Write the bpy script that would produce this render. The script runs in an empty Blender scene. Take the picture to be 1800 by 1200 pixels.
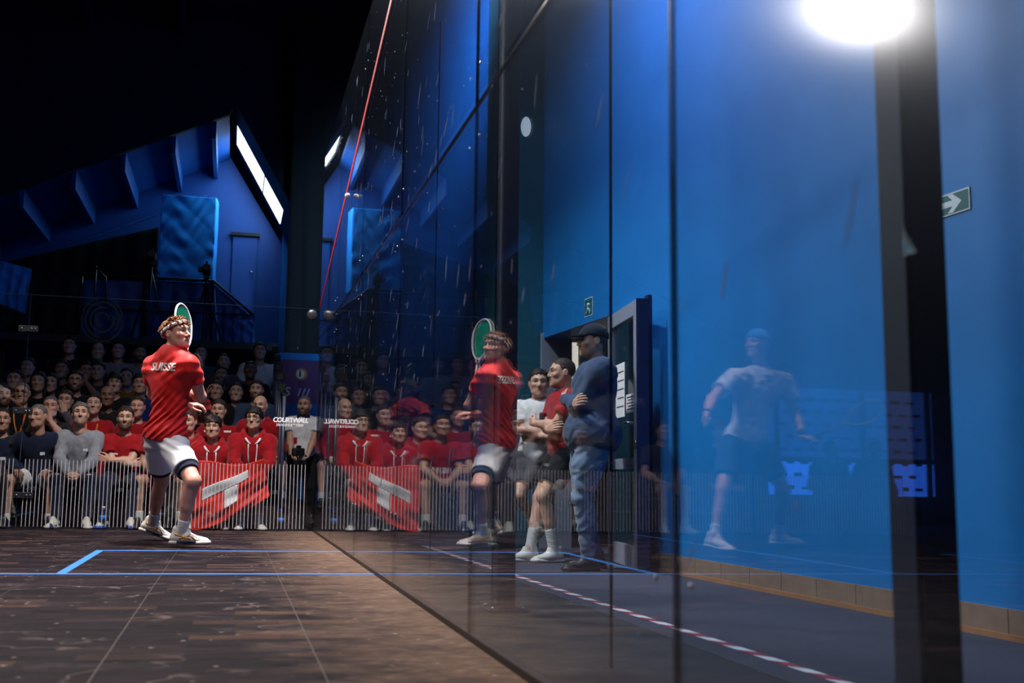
import bpy, bmesh, math, random
import numpy as np
from mathutils import Vector, Matrix
from mathutils.bvhtree import BVHTree

S = bpy.context.scene
C = S.collection
R = math.radians
V = np.array

# ------------------------------------------------------------------ camera
CAM = V([-0.7924, -0.1355, 0.5289])
A_R = V([0.97949272, -0.20058095, 0.01900782])
A_U = V([-0.04321296, -0.11699703, 0.99219168])
A_F = V([0.1967909, 0.97266591, 0.12326544])
FL, PX, PY = 1799.0, 774.9, 615.7
cd = bpy.data.cameras.new('camera')
cam = bpy.data.objects.new('camera', cd)
C.objects.link(cam)
cd.sensor_width = 36.0
cd.lens = 36.0 * FL / 1800.0
cd.shift_x = (900 - PX) / 1800.0
cd.shift_y = (PY - 600) / 1800.0
cd.clip_start = 0.02
cd.clip_end = 200
cd.dof.use_dof = True
cd.dof.focus_distance = 7.7
cd.dof.aperture_fstop = 2.8
cam.matrix_world = Matrix(((A_R[0], A_U[0], -A_F[0], CAM[0]), (A_R[1], A_U[1], -A_F[1], CAM[1]),
                           (A_R[2], A_U[2], -A_F[2], CAM[2]), (0, 0, 0, 1)))
S.camera = cam

# ------------------------------------------------------------------ world and view
w = bpy.data.worlds.new('world')
S.world = w
w.use_nodes = True
w.node_tree.nodes['Background'].inputs[0].default_value = (0.02, 0.07, 0.20, 1)
w.node_tree.nodes['Background'].inputs[1].default_value = 0.012
S.view_settings.view_transform = 'Standard'
S.view_settings.look = 'None'
S.view_settings.gamma = 1.0
S.view_settings.use_curve_mapping = False
S.view_settings.exposure = 0.0
S.cycles.transparent_max_bounces = 24
S.cycles.max_bounces = 5
S.cycles.diffuse_bounces = 2
S.cycles.glossy_bounces = 3
S.cycles.use_adaptive_sampling = True
S.cycles.adaptive_threshold = 0.05
S.cycles.sample_clamp_indirect = 4.0
S.cycles.use_denoising = True
S.cycles.caustics_reflective = False
S.cycles.caustics_refractive = False


def area(name, loc, target, size, power, color, size_y=None, spread=180, shape='SQUARE'):
    l = bpy.data.lights.new(name, 'AREA')
    l.energy = power
    l.color = color
    l.spread = R(spread)
    if size_y:
        l.shape = 'RECTANGLE'; l.size = size; l.size_y = size_y
    else:
        l.shape = shape; l.size = size
    o = bpy.data.objects.new(name, l)
    o.location = loc
    d = Vector(target) - Vector(loc)
    o.rotation_euler = d.to_track_quat('-Z', 'Y').to_euler()
    C.objects.link(o)
    return o


WARM = (1.0, 0.90, 0.84)
nrm0 = lambda v: V(v, float) / np.linalg.norm(v)
# (x, y, z, power) of the square lamps over the court
# and the point each is aimed at
COURT_LAMPS = [(-0.75, 7.5, 5.55, 265, (-0.8, 7.8, 0)), (-5.0, 8.33, 5.13, 95, (-1.0, 3.2, 0.6)), (-1.35, 4.3, 5.55, 85, (-0.6, 4.4, 0)), (-5.0, 4.3, 5.55, 25, (-4.6, 4.5, 0)), (-1.9, 8.7, 5.5, 40, (-0.6, 3.0, 0.6))]
for (x, y, z, p, t) in COURT_LAMPS:
    d = nrm0((t[0] - x, t[1] - y, t[2] - z))
    area('court_light', (x + d[0] * 0.03, y + d[1] * 0.03, z + d[2] * 0.03), t, 0.46, p, WARM, spread=104 if p > 200 else 100, shape='DISK')
BLUE = (0.34, 0.62, 1.0)
CORRIDOR_LAMPS = [(0.95, 6.4, 5.6, 92, (2.6, 6.2, 3.0), 130), (1.3, 8.9, 7.6, 250, (2.9, 15.5, 3.8), 56)]  # second lamp is added out of view to wash the far wall blue
for (x, y, z, p, t, sp) in CORRIDOR_LAMPS:
    area('corridor_light', (x, y, z - 0.05), t, 0.35, p, BLUE, size_y=0.9, spread=sp)
area('skylight_light', (-0.53, 18.55, 5.9), (-2.4, 18.6, 4.6), 1.0, 34, (0.36, 0.74, 1.0), size_y=1.5, spread=170)


def at(x, y, Y):
    """the point at depth Y that shows at a photograph pixel"""
    d = A_F + A_R * (x - PX) / FL + A_U * (PY - y) / FL
    t = (Y - CAM[1]) / d[1]
    return CAM + t * d


# ------------------------------------------------------------------ materials
def node_mat(name):
    m = bpy.data.materials.new(name)
    m.use_nodes = True
    nt = m.node_tree
    b = nt.nodes['Principled BSDF']
    return m, nt, b


def srgb(r, g, b):
    f = lambda c: (c / 12.92 if c <= 0.04045 else ((c + 0.055) / 1.055) ** 2.4)
    return (f(r / 255), f(g / 255), f(b / 255), 1)


_mc = {}


def mat(name, col, rough=0.6, var=0.15, scale=12.0, bump=0.0, bscale=60.0, metal=0.0, stretch=(1, 1, 1), spec=0.4, sheen=0.0):
    """plain procedural material: colour with noise variation and a fine bump"""
    if name in _mc:
        return _mc[name]
    m, nt, b = node_mat(name)
    N, L = nt.nodes, nt.links
    tc = N.new('ShaderNodeTexCoord')
    mp = N.new('ShaderNodeMapping')
    mp.inputs['Scale'].default_value = stretch
    L.new(tc.outputs['Object'], mp.inputs['Vector'])
    nz = N.new('ShaderNodeTexNoise')
    nz.inputs['Scale'].default_value = scale
    nz.inputs['Detail'].default_value = 4
    L.new(mp.outputs[0], nz.inputs['Vector'])
    rp = N.new('ShaderNodeMapRange')
    rp.inputs['From Min'].default_value = 0.3
    rp.inputs['From Max'].default_value = 0.7
    rp.inputs['To Min'].default_value = 1 - var
    rp.inputs['To Max'].default_value = 1 + var
    L.new(nz.outputs['Fac'], rp.inputs['Value'])
    mx = N.new('ShaderNodeVectorMath')
    mx.operation = 'SCALE'
    mx.inputs[0].default_value = col[:3]
    L.new(rp.outputs[0], mx.inputs['Scale'])
    L.new(mx.outputs[0], b.inputs['Base Color'])
    b.inputs['Roughness'].default_value = rough
    b.inputs['Metallic'].default_value = metal
    b.inputs['Specular IOR Level'].default_value = spec
    if sheen:
        b.inputs['Sheen Weight'].default_value = sheen
    if bump:
        n2 = N.new('ShaderNodeTexNoise')
        n2.inputs['Scale'].default_value = bscale
        n2.inputs['Detail'].default_value = 3
        L.new(mp.outputs[0], n2.inputs['Vector'])
        bp = N.new('ShaderNodeBump')
        bp.inputs['Strength'].default_value = bump
        bp.inputs['Distance'].default_value = 0.01
        L.new(n2.outputs['Fac'], bp.inputs['Height'])
        L.new(bp.outputs[0], b.inputs['Normal'])
    _mc[name] = m
    return m


def emit(name, col, strength):
    if name in _mc:
        return _mc[name]
    m, nt, b = node_mat(name)
    b.inputs['Base Color'].default_value = (0, 0, 0, 1)
    b.inputs['Emission Color'].default_value = col if len(col) == 4 else (*col, 1)
    b.inputs['Emission Strength'].default_value = strength
    _mc[name] = m
    return m


def skin_mat(name, tone, hair=(0.03, 0.018, 0.01)):
    """skin with lips (red mask), brows, stubble and painted eye shade (green mask) and eye whites (blue mask)"""
    if name in _mc:
        return _mc[name]
    m, nt, b = node_mat(name)
    N, L = nt.nodes, nt.links
    at_ = N.new('ShaderNodeAttribute')
    at_.attribute_name = 'mask'
    sp = N.new('ShaderNodeSeparateColor')
    L.new(at_.outputs['Color'], sp.inputs[0])
    nz = N.new('ShaderNodeTexNoise')
    nz.inputs['Scale'].default_value = 14
    nz.inputs['Detail'].default_value = 4
    tc = N.new('ShaderNodeTexCoord')
    L.new(tc.outputs['Object'], nz.inputs['Vector'])
    c = tone
    cr = N.new('ShaderNodeValToRGB')
    cr.color_ramp.elements[0].position = 0.3
    cr.color_ramp.elements[0].color = (c[0] * 0.86, c[1] * 0.78, c[2] * 0.76, 1)
    cr.color_ramp.elements[1].position = 0.7
    cr.color_ramp.elements[1].color = (c[0] * 1.08, c[1] * 1.06, c[2] * 1.05, 1)
    L.new(nz.outputs['Fac'], cr.inputs[0])
    prev = cr.outputs[0]
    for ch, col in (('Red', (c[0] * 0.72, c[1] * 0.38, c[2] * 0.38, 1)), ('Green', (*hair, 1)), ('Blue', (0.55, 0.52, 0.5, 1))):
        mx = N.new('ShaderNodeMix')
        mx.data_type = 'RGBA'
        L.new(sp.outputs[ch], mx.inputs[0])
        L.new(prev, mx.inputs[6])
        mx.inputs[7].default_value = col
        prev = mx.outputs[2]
    L.new(prev, b.inputs['Base Color'])
    b.inputs['Roughness'].default_value = 0.48
    b.inputs['Subsurface Weight'].default_value = 0.0
    b.inputs['Specular IOR Level'].default_value = 0.4
    _mc[name] = m
    return m


def glass_mat(name, tint=(0.93, 0.97, 0.98), haze=0.012, spots=True):
    """clear pane: transparent with a Fresnel mirror on each face, a thin dust film"""
    if name in _mc:
        return _mc[name]
    m = bpy.data.materials.new(name)
    m.use_nodes = True
    nt = m.node_tree
    N, L = nt.nodes, nt.links
    for n in list(N):
        if n.type != 'OUTPUT_MATERIAL':
            N.remove(n)
    out = [n for n in N if n.type == 'OUTPUT_MATERIAL'][0]
    g = N.new('ShaderNodeNewGeometry')
    dt = N.new('ShaderNodeVectorMath'); dt.operation = 'DOT_PRODUCT'
    L.new(g.outputs['Normal'], dt.inputs[0]); L.new(g.outputs['Incoming'], dt.inputs[1])
    ab = N.new('ShaderNodeMath'); ab.operation = 'ABSOLUTE'; L.new(dt.outputs['Value'], ab.inputs[0])
    om = N.new('ShaderNodeMath'); om.operation = 'SUBTRACT'; om.inputs[0].default_value = 1; L.new(ab.outputs[0], om.inputs[1])
    pw = N.new('ShaderNodeMath'); pw.operation = 'POWER'; L.new(om.outputs[0], pw.inputs[0]); pw.inputs[1].default_value = 5
    ma = N.new('ShaderNodeMath'); ma.operation = 'MULTIPLY_ADD'; L.new(pw.outputs[0], ma.inputs[0]); ma.inputs[1].default_value = 0.957; ma.inputs[2].default_value = 0.043
    tr = N.new('ShaderNodeBsdfTransparent'); tr.inputs[0].default_value = (*tint, 1)
    gl = N.new('ShaderNodeBsdfGlossy'); gl.inputs['Roughness'].default_value = 0.0; gl.inputs['Color'].default_value = (1, 1, 1, 1)
    m1 = N.new('ShaderNodeMixShader')
    L.new(ma.outputs[0], m1.inputs[0]); L.new(tr.outputs[0], m1.inputs[1]); L.new(gl.outputs[0], m1.inputs[2])
    if haze <= 0:
        L.new(m1.outputs[0], out.inputs['Surface'])
        _mc[name] = m
        return m
    # thin rough dust film
    rg0 = N.new('ShaderNodeBsdfGlossy'); rg0.inputs['Roughness'].default_value = 0.42; rg0.inputs['Color'].default_value = (0.6, 0.75, 1.0, 1)
    rg1 = N.new('ShaderNodeBsdfGlossy'); rg1.inputs['Roughness'].default_value = 0.14; rg1.inputs['Color'].default_value = (0.9, 0.93, 1.0, 1)
    rg = N.new('ShaderNodeMixShader'); rg.inputs[0].default_value = 0.75; L.new(rg0.outputs[0], rg.inputs[1]); L.new(rg1.outputs[0], rg.inputs[2])
    m2 = N.new('ShaderNodeMixShader')
    m2.inputs[0].default_value = haze; L.new(m1.outputs[0], m2.inputs[1]); L.new(rg.outputs[0], m2.inputs[2])
    L.new(m2.outputs[0], out.inputs['Surface'])
    _mc[name] = m
    return m


# ------------------------------------------------------------------ objects
def tag(o, label=None, cat=None, group=None, kind=None):
    if label: o['label'] = label
    if cat: o['category'] = cat
    if group: o['group'] = group
    if kind: o['kind'] = kind
    return o


def empty(name, loc=(0, 0, 0), parent=None):
    o = bpy.data.objects.new(name, None)
    o.location = loc
    o.empty_display_size = 0.1
    C.objects.link(o)
    if parent: o.parent = parent
    return o


def link(name, me, m=None, parent=None, loc=None):
    o = bpy.data.objects.new(name, me)
    C.objects.link(o)
    if m is not None:
        if me.materials: 
            pass
        else:
            me.materials.append(m)
        if me.materials[0] is not m:
            o.material_slots[0].link = 'OBJECT'
            o.material_slots[0].material = m
    if loc is not None: o.location = loc
    if parent:
        o.parent = parent
    return o


def rel(parent):
    return V(parent.location) if parent is not None else V([0., 0, 0])


class MB:
    """collects boxes, prisms, tubes and lathes in world space; build() links them as one mesh under a parent Empty"""
    def __init__(s):
        s.v, s.f, s.sm = [], [], []

    def add(s, vs, fs, smooth=False):
        b = len(s.v)
        s.v += [tuple(map(float, v)) for v in vs]
        s.f += [tuple(i + b for i in f) for f in fs]
        s.sm += [smooth] * len(fs)
        return s

    def box(s, lo, hi, bev=0.0, M=None):
        lo, hi = V(lo, float), V(hi, float)
        if bev <= 0:
            vs = [(x, y, z) for z in (lo[2], hi[2]) for y in (lo[1], hi[1]) for x in (lo[0], hi[0])]
            fs = [(0, 2, 3, 1), (4, 5, 7, 6), (0, 1, 5, 4), (2, 6, 7, 3), (0, 4, 6, 2), (1, 3, 7, 5)]
        else:
            bm = bmesh.new()
            bmesh.ops.create_cube(bm, size=1)
            for v in bm.verts:
                v.co = Vector(((lo + hi) / 2 + V(v.co) * (hi - lo)))
            bmesh.ops.bevel(bm, geom=bm.edges[:], offset=min(bev, 0.45 * float((hi - lo).min())), segments=1, affect='EDGES')
            bm.verts.index_update()
            vs = [tuple(v.co) for v in bm.verts]
            fs = [tuple(v.index for v in f.verts) for f in bm.faces]
            bm.free()
        if M is not None:
            vs = [tuple(M @ Vector(v)) for v in vs]
        return s.add(vs, fs)

    def prism(s, poly, ext):
        """polygon (list of 3D points) extruded by a vector"""
        n = len(poly)
        e = V(ext, float)
        vs = [V(p, float) for p in poly] + [V(p, float) + e for p in poly]
        fs = [tuple(range(n))[::-1], tuple(range(n, 2 * n))] + [(i, (i + 1) % n, n + (i + 1) % n, n + i) for i in range(n)]
        return s.add(vs, fs)

    def tube(s, pts, r, n=8, caps=True, smooth=True):
        pts = [V(p, float) for p in pts]
        rs = r if hasattr(r, '__len__') else [r] * len(pts)
        vs, fs = [], []
        prevu = None
        for i, p in enumerate(pts):
            t = pts[min(i + 1, len(pts) - 1)] - pts[max(i - 1, 0)]
            t = t / (np.linalg.norm(t) + 1e-9)
            u = prevu if prevu is not None else (V([0, 0, 1.]) if abs(t[2]) < 0.9 else V([1., 0, 0]))
            u = u - t * (u @ t); u /= np.linalg.norm(u) + 1e-9
            prevu = u
            b = np.cross(t, u)
            for k in range(n):
                a = 2 * math.pi * k / n
                vs.append(p + rs[i] * (u * math.cos(a) + b * math.sin(a)))
        for i in range(len(pts) - 1):
            for k in range(n):
                fs.append((i * n + k, i * n + (k + 1) % n, (i + 1) * n + (k + 1) % n, (i + 1) * n + k))
        s.add(vs, fs, smooth)
        if caps:
            b0 = len(s.v) - len(vs)
            s.f += [tuple(b0 + k for k in range(n))[::-1], tuple(b0 + (len(pts) - 1) * n + k for k in range(n))]
            s.sm += [False, False]
        return s

    def lathe(s, prof, c=(0, 0, 0), ax=(0, 0, 1), n=16, smooth=True):
        """profile of (radius, height) turned about an axis through c"""
        ax = V(ax, float); ax /= np.linalg.norm(ax)
        u = V([1., 0, 0]) if abs(ax[0]) < 0.9 else V([0, 1., 0])
        u = u - ax * (u @ ax); u /= np.linalg.norm(u)
        b = np.cross(ax, u)
        vs = [V(c) + ax * h + r * (u * math.cos(2 * math.pi * k / n) + b * math.sin(2 * math.pi * k / n)) for r, h in prof for k in range(n)]
        fs = [(i * n + k, i * n + (k + 1) % n, (i + 1) * n + (k + 1) % n, (i + 1) * n + k) for i in range(len(prof) - 1) for k in range(n)]
        s.add(vs, fs, smooth)
        b0 = len(s.v) - len(vs)
        s.f += [tuple(b0 + k for k in range(n))[::-1], tuple(b0 + (len(prof) - 1) * n + k for k in range(n))]
        s.sm += [False, False]
        return s

    def mesh(s, name, off=(0, 0, 0)):
        me = bpy.data.meshes.new(name)
        o = V(off, float)
        me.from_pydata([tuple(V(v) - o) for v in s.v], [], s.f)
        me.polygons.foreach_set('use_smooth', s.sm)
        me.update()
        return me

    def build(s, name, m, parent=None, origin=None):
        """world-space geometry under a parent Empty (or with its own origin)"""
        if parent is not None:
            off = V(parent.matrix_basis.translation) if parent.parent is None else V(parent.matrix_basis.translation) + V(parent.parent.matrix_basis.translation)
            return link(name, s.mesh(name, off), m, parent)
        if origin is None:
            a = V(s.v); origin = (a[:, 0].mean(), a[:, 1].mean(), a[:, 2].min())
        return link(name, s.mesh(name, origin), m, None, origin)


def text_mesh(body, size, extrude=0.002, shear=0.0, bold=0.0, spacing=1.0):
    cu = bpy.data.curves.new('lettering', 'FONT')
    cu.body = body
    cu.size = size
    cu.extrude = extrude
    cu.shear = shear
    cu.offset = bold
    cu.space_character = spacing
    cu.align_x = 'CENTER'
    cu.align_y = 'CENTER'
    cu.resolution_u = 3
    o = bpy.data.objects.new('tmp', cu)
    C.objects.link(o)
    dg = bpy.context.evaluated_depsgraph_get()
    dg.update()
    me = bpy.data.meshes.new_from_object(o.evaluated_get(dg))
    bpy.data.objects.remove(o)
    bpy.data.curves.remove(cu)
    return me


def text_obj(name, body, size, loc, xdir, updir, m, parent=None, **kw):
    me = text_mesh(body, size, **kw)
    x = Vector(xdir).normalized(); z = x.cross(Vector(updir)).normalized(); y = z.cross(x)
    off = Vector((0, 0, 0))
    if parent is not None:
        off = parent.matrix_basis.translation.copy()
        if parent.parent is not None: off += parent.parent.matrix_basis.translation
    M = Matrix(((x.x, y.x, z.x, loc[0] - off.x), (x.y, y.y, z.y, loc[1] - off.y), (x.z, y.z, z.z, loc[2] - off.z), (0, 0, 0, 1)))
    me.transform(M)
    return link(name, me, m, parent)


# ------------------------------------------------------------------ signed fields -> smooth meshes (for bodies, clothes, cloth)
def nrm(v):
    v = V(v, float)
    return v / (np.linalg.norm(v) + 1e-12)


def cone(a, b, r1, r2=None, flat=None, fs=1.0):
    """tapered capsule; flat is a direction along which the section is scaled by fs"""
    a, b = V(a, np.float32), V(b, np.float32)
    r2 = r1 if r2 is None else r2
    ba = b - a
    L2 = float(ba @ ba) + 1e-9
    fl = None if flat is None else nrm(flat).astype(np.float32)

    def d(P):
        pa = P - a
        h = np.clip(pa @ ba / L2, 0, 1)
        q = pa - h[:, None] * ba
        if fl is not None:
            q = q + (q @ fl)[:, None] * fl * (1 / fs - 1)
        return np.sqrt((q * q).sum(1)) - (r1 + (r2 - r1) * h)
    rm = max(r1, r2) * max(1, fs)
    return d, np.minimum(a, b) - rm, np.maximum(a, b) + rm


def capped(a, b, r1, r2=None, lip=0.0):
    """tapered capsule cut off square at b"""
    f, lo, hi = cone(a, b, r1, r2)
    n = nrm(V(b, float) - V(a, float)).astype(np.float32); p = V(b, np.float32)
    return (lambda P: np.maximum(f(P), (P - p) @ n)), lo, hi


def ell(c, r, ax=None):
    """ellipsoid; ax is a 3x3 array with the axes as rows"""
    c, r = V(c, np.float32), V(r, np.float32)
    A = None if ax is None else V(ax, np.float32)

    def d(P):
        q = P - c
        if A is not None: q = q @ A.T
        k0 = np.sqrt(((q / r) ** 2).sum(1)) + 1e-6
        k1 = np.sqrt(((q / (r * r)) ** 2).sum(1)) + 1e-6
        return k0 * (k0 - 1) / k1
    rm = float(r.max())
    return d, c - rm, c + rm


def half(p, n):
    """half-space that keeps the side n points away from"""
    p, n = V(p, np.float32), nrm(n).astype(np.float32)
    return (lambda P: (P - p) @ n), None, None


class Field:
    def __init__(s):
        s.ops = []

    def u(s, prim, k=0.03):
        s.ops.append(('u', prim, k)); return s

    def sub(s, prim, k=0.01):
        s.ops.append(('s', prim, k)); return s

    def cut(s, p, n, k=0.006):
        s.ops.append(('i', half(p, n), k)); return s

    def disp(s, fn):
        s.ops.append(('d', fn, 0)); return s

    def bounds(s, pad):
        lo = np.min([o[1][1] for o in s.ops if o[0] == 'u'], axis=0) - pad
        hi = np.max([o[1][2] for o in s.ops if o[0] == 'u'], axis=0) + pad
        return lo, hi

    def ev(s, P):
        d = np.full(len(P), 1e3, np.float32)
        for op, pr, k in s.ops:
            if op == 'd':
                d = d + pr(P, d); continue
            if op == 'u' and pr[1] is not None:
                m = k + 0.08
                idx = np.nonzero(((P > pr[1] - m) & (P < pr[2] + m)).all(1))[0]
                if len(idx) == 0: continue
                e = pr[0](P[idx]); a = d[idx]
                h = np.maximum(k - np.abs(a - e), 0) / k if k > 0 else 0
                d[idx] = np.minimum(a, e) - h * h * k * 0.25
            else:
                e = pr[0](P)
                if op == 's': e = -e
                h = np.maximum(k - np.abs(d - e), 0) / k
                d = np.maximum(d, e) + h * h * k * 0.25
        return d


def polygonize(F, h, pad=0.02):
    lo, hi = F.bounds(pad)
    n = np.maximum(np.ceil((hi - lo) / (4 * h)).astype(int), 2)
    ax = [lo[i] + (np.arange(n[i]) * 4 + 1.5) * h for i in range(3)]
    G = np.stack(np.meshgrid(*ax, indexing='ij'), -1).reshape(-1, 3).astype(np.float32)
    dc = F.ev(G).reshape(n)
    act = np.abs(dc) < 7 * h
    D = np.where(dc < 0, -1.0, 1.0).astype(np.float32)
    for i in range(3):
        D = np.repeat(D, 4, i); act = np.repeat(act, 4, i)
    idx = np.argwhere(act)
    P = (lo + idx * h).astype(np.float32)
    D[act] = F.ev(P)
    Sg = D < 0
    c = [Sg[i:Sg.shape[0] - 1 + i, j:Sg.shape[1] - 1 + j, k:Sg.shape[2] - 1 + k] for i in (0, 1) for j in (0, 1) for k in (0, 1)]
    s = sum(x.astype(np.int8) for x in c)
    ci = np.argwhere((s > 0) & (s < 8))
    if len(ci) == 0: return np.zeros((0, 3)), np.zeros((0, 4), int)
    acc = np.zeros((len(ci), 3)); cnt = np.zeros(len(ci))
    for axis in range(3):
        o1, o2 = [x for x in range(3) if x != axis]
        for u in (0, 1):
            for v in (0, 1):
                a = ci.copy(); a[:, o1] += u; a[:, o2] += v
                b = a.copy(); b[:, axis] += 1
                da = D[a[:, 0], a[:, 1], a[:, 2]]; db = D[b[:, 0], b[:, 1], b[:, 2]]
                m = (da < 0) != (db < 0)
                t = np.where(m, da / np.where(m, da - db, 1), 0)
                p = a.astype(float); p[:, axis] += t
                acc += p * m[:, None]; cnt += m
    vs = lo + acc / cnt[:, None] * h
    I = -np.ones(s.shape, int)
    I[ci[:, 0], ci[:, 1], ci[:, 2]] = np.arange(len(ci))
    quads = []
    for axis in range(3):
        o1, o2 = [(1, 2), (2, 0), (0, 1)][axis]
        sl0 = [slice(None)] * 3; sl1 = [slice(None)] * 3
        sl0[axis] = slice(0, -1); sl1[axis] = slice(1, None)
        A, B = Sg[tuple(sl0)], Sg[tuple(sl1)]
        e = np.argwhere(A != B)
        ok = (e[:, o1] > 0) & (e[:, o2] > 0) & (e[:, o1] < s.shape[o1]) & (e[:, o2] < s.shape[o2])
        e = e[ok]
        sg = A[e[:, 0], e[:, 1], e[:, 2]]
        q = []
        for (u, v) in ((-1, -1), (0, -1), (0, 0), (-1, 0)):
            t = e.copy(); t[:, o1] += u; t[:, o2] += v
            q.append(I[t[:, 0], t[:, 1], t[:, 2]])
        q = np.stack(q, 1)
        q[~sg] = q[~sg][:, ::-1]
        quads.append(q[(q >= 0).all(1)])
    return vs, np.concatenate(quads)


def np_mesh(name, vs, qs, mask=None):
    me = bpy.data.meshes.new(name)
    me.vertices.add(len(vs))
    me.vertices.foreach_set('co', np.ascontiguousarray(vs, np.float32).ravel())
    k = qs.shape[1]
    me.loops.add(len(qs) * k)
    me.loops.foreach_set('vertex_index', np.ascontiguousarray(qs, np.int32).ravel())
    me.polygons.add(len(qs))
    me.polygons.foreach_set('loop_start', np.arange(len(qs), dtype=np.int32) * k)
    me.polygons.foreach_set('use_smooth', np.ones(len(qs), bool))
    me.update(calc_edges=True)
    if mask is not None:
        a = me.color_attributes.new('mask', 'FLOAT_COLOR', 'POINT')
        a.data.foreach_set('color', np.ascontiguousarray(np.concatenate([mask, np.ones((len(mask), 1))], 1), np.float32).ravel())
    return me


def wrinkle(seed, amp, wl, dirs=3, warp=0.5):
    """cloth wrinkles: a few warped waves"""
    rng = np.random.RandomState(seed)
    W = []
    for i in range(dirs):
        n = nrm(rng.normal(size=3)).astype(np.float32)
        W.append((n, 2 * math.pi / (wl * rng.uniform(0.7, 1.4)), rng.uniform(0, 6.28), nrm(rng.normal(size=3)).astype(np.float32)))

    def fn(P, d):
        o = 0
        for n, k, ph, m in W:
            o = o + np.sin(P @ n * k + ph + warp * 3 * np.sin(P @ m * k * 0.6 + ph * 2))
        o = o / dirs
        return (amp * (np.abs(o) * 2 - 0.8)).astype(np.float32)
    return fn


# ------------------------------------------------------------------ heads and hands (local frames)
_heads = {}


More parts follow.
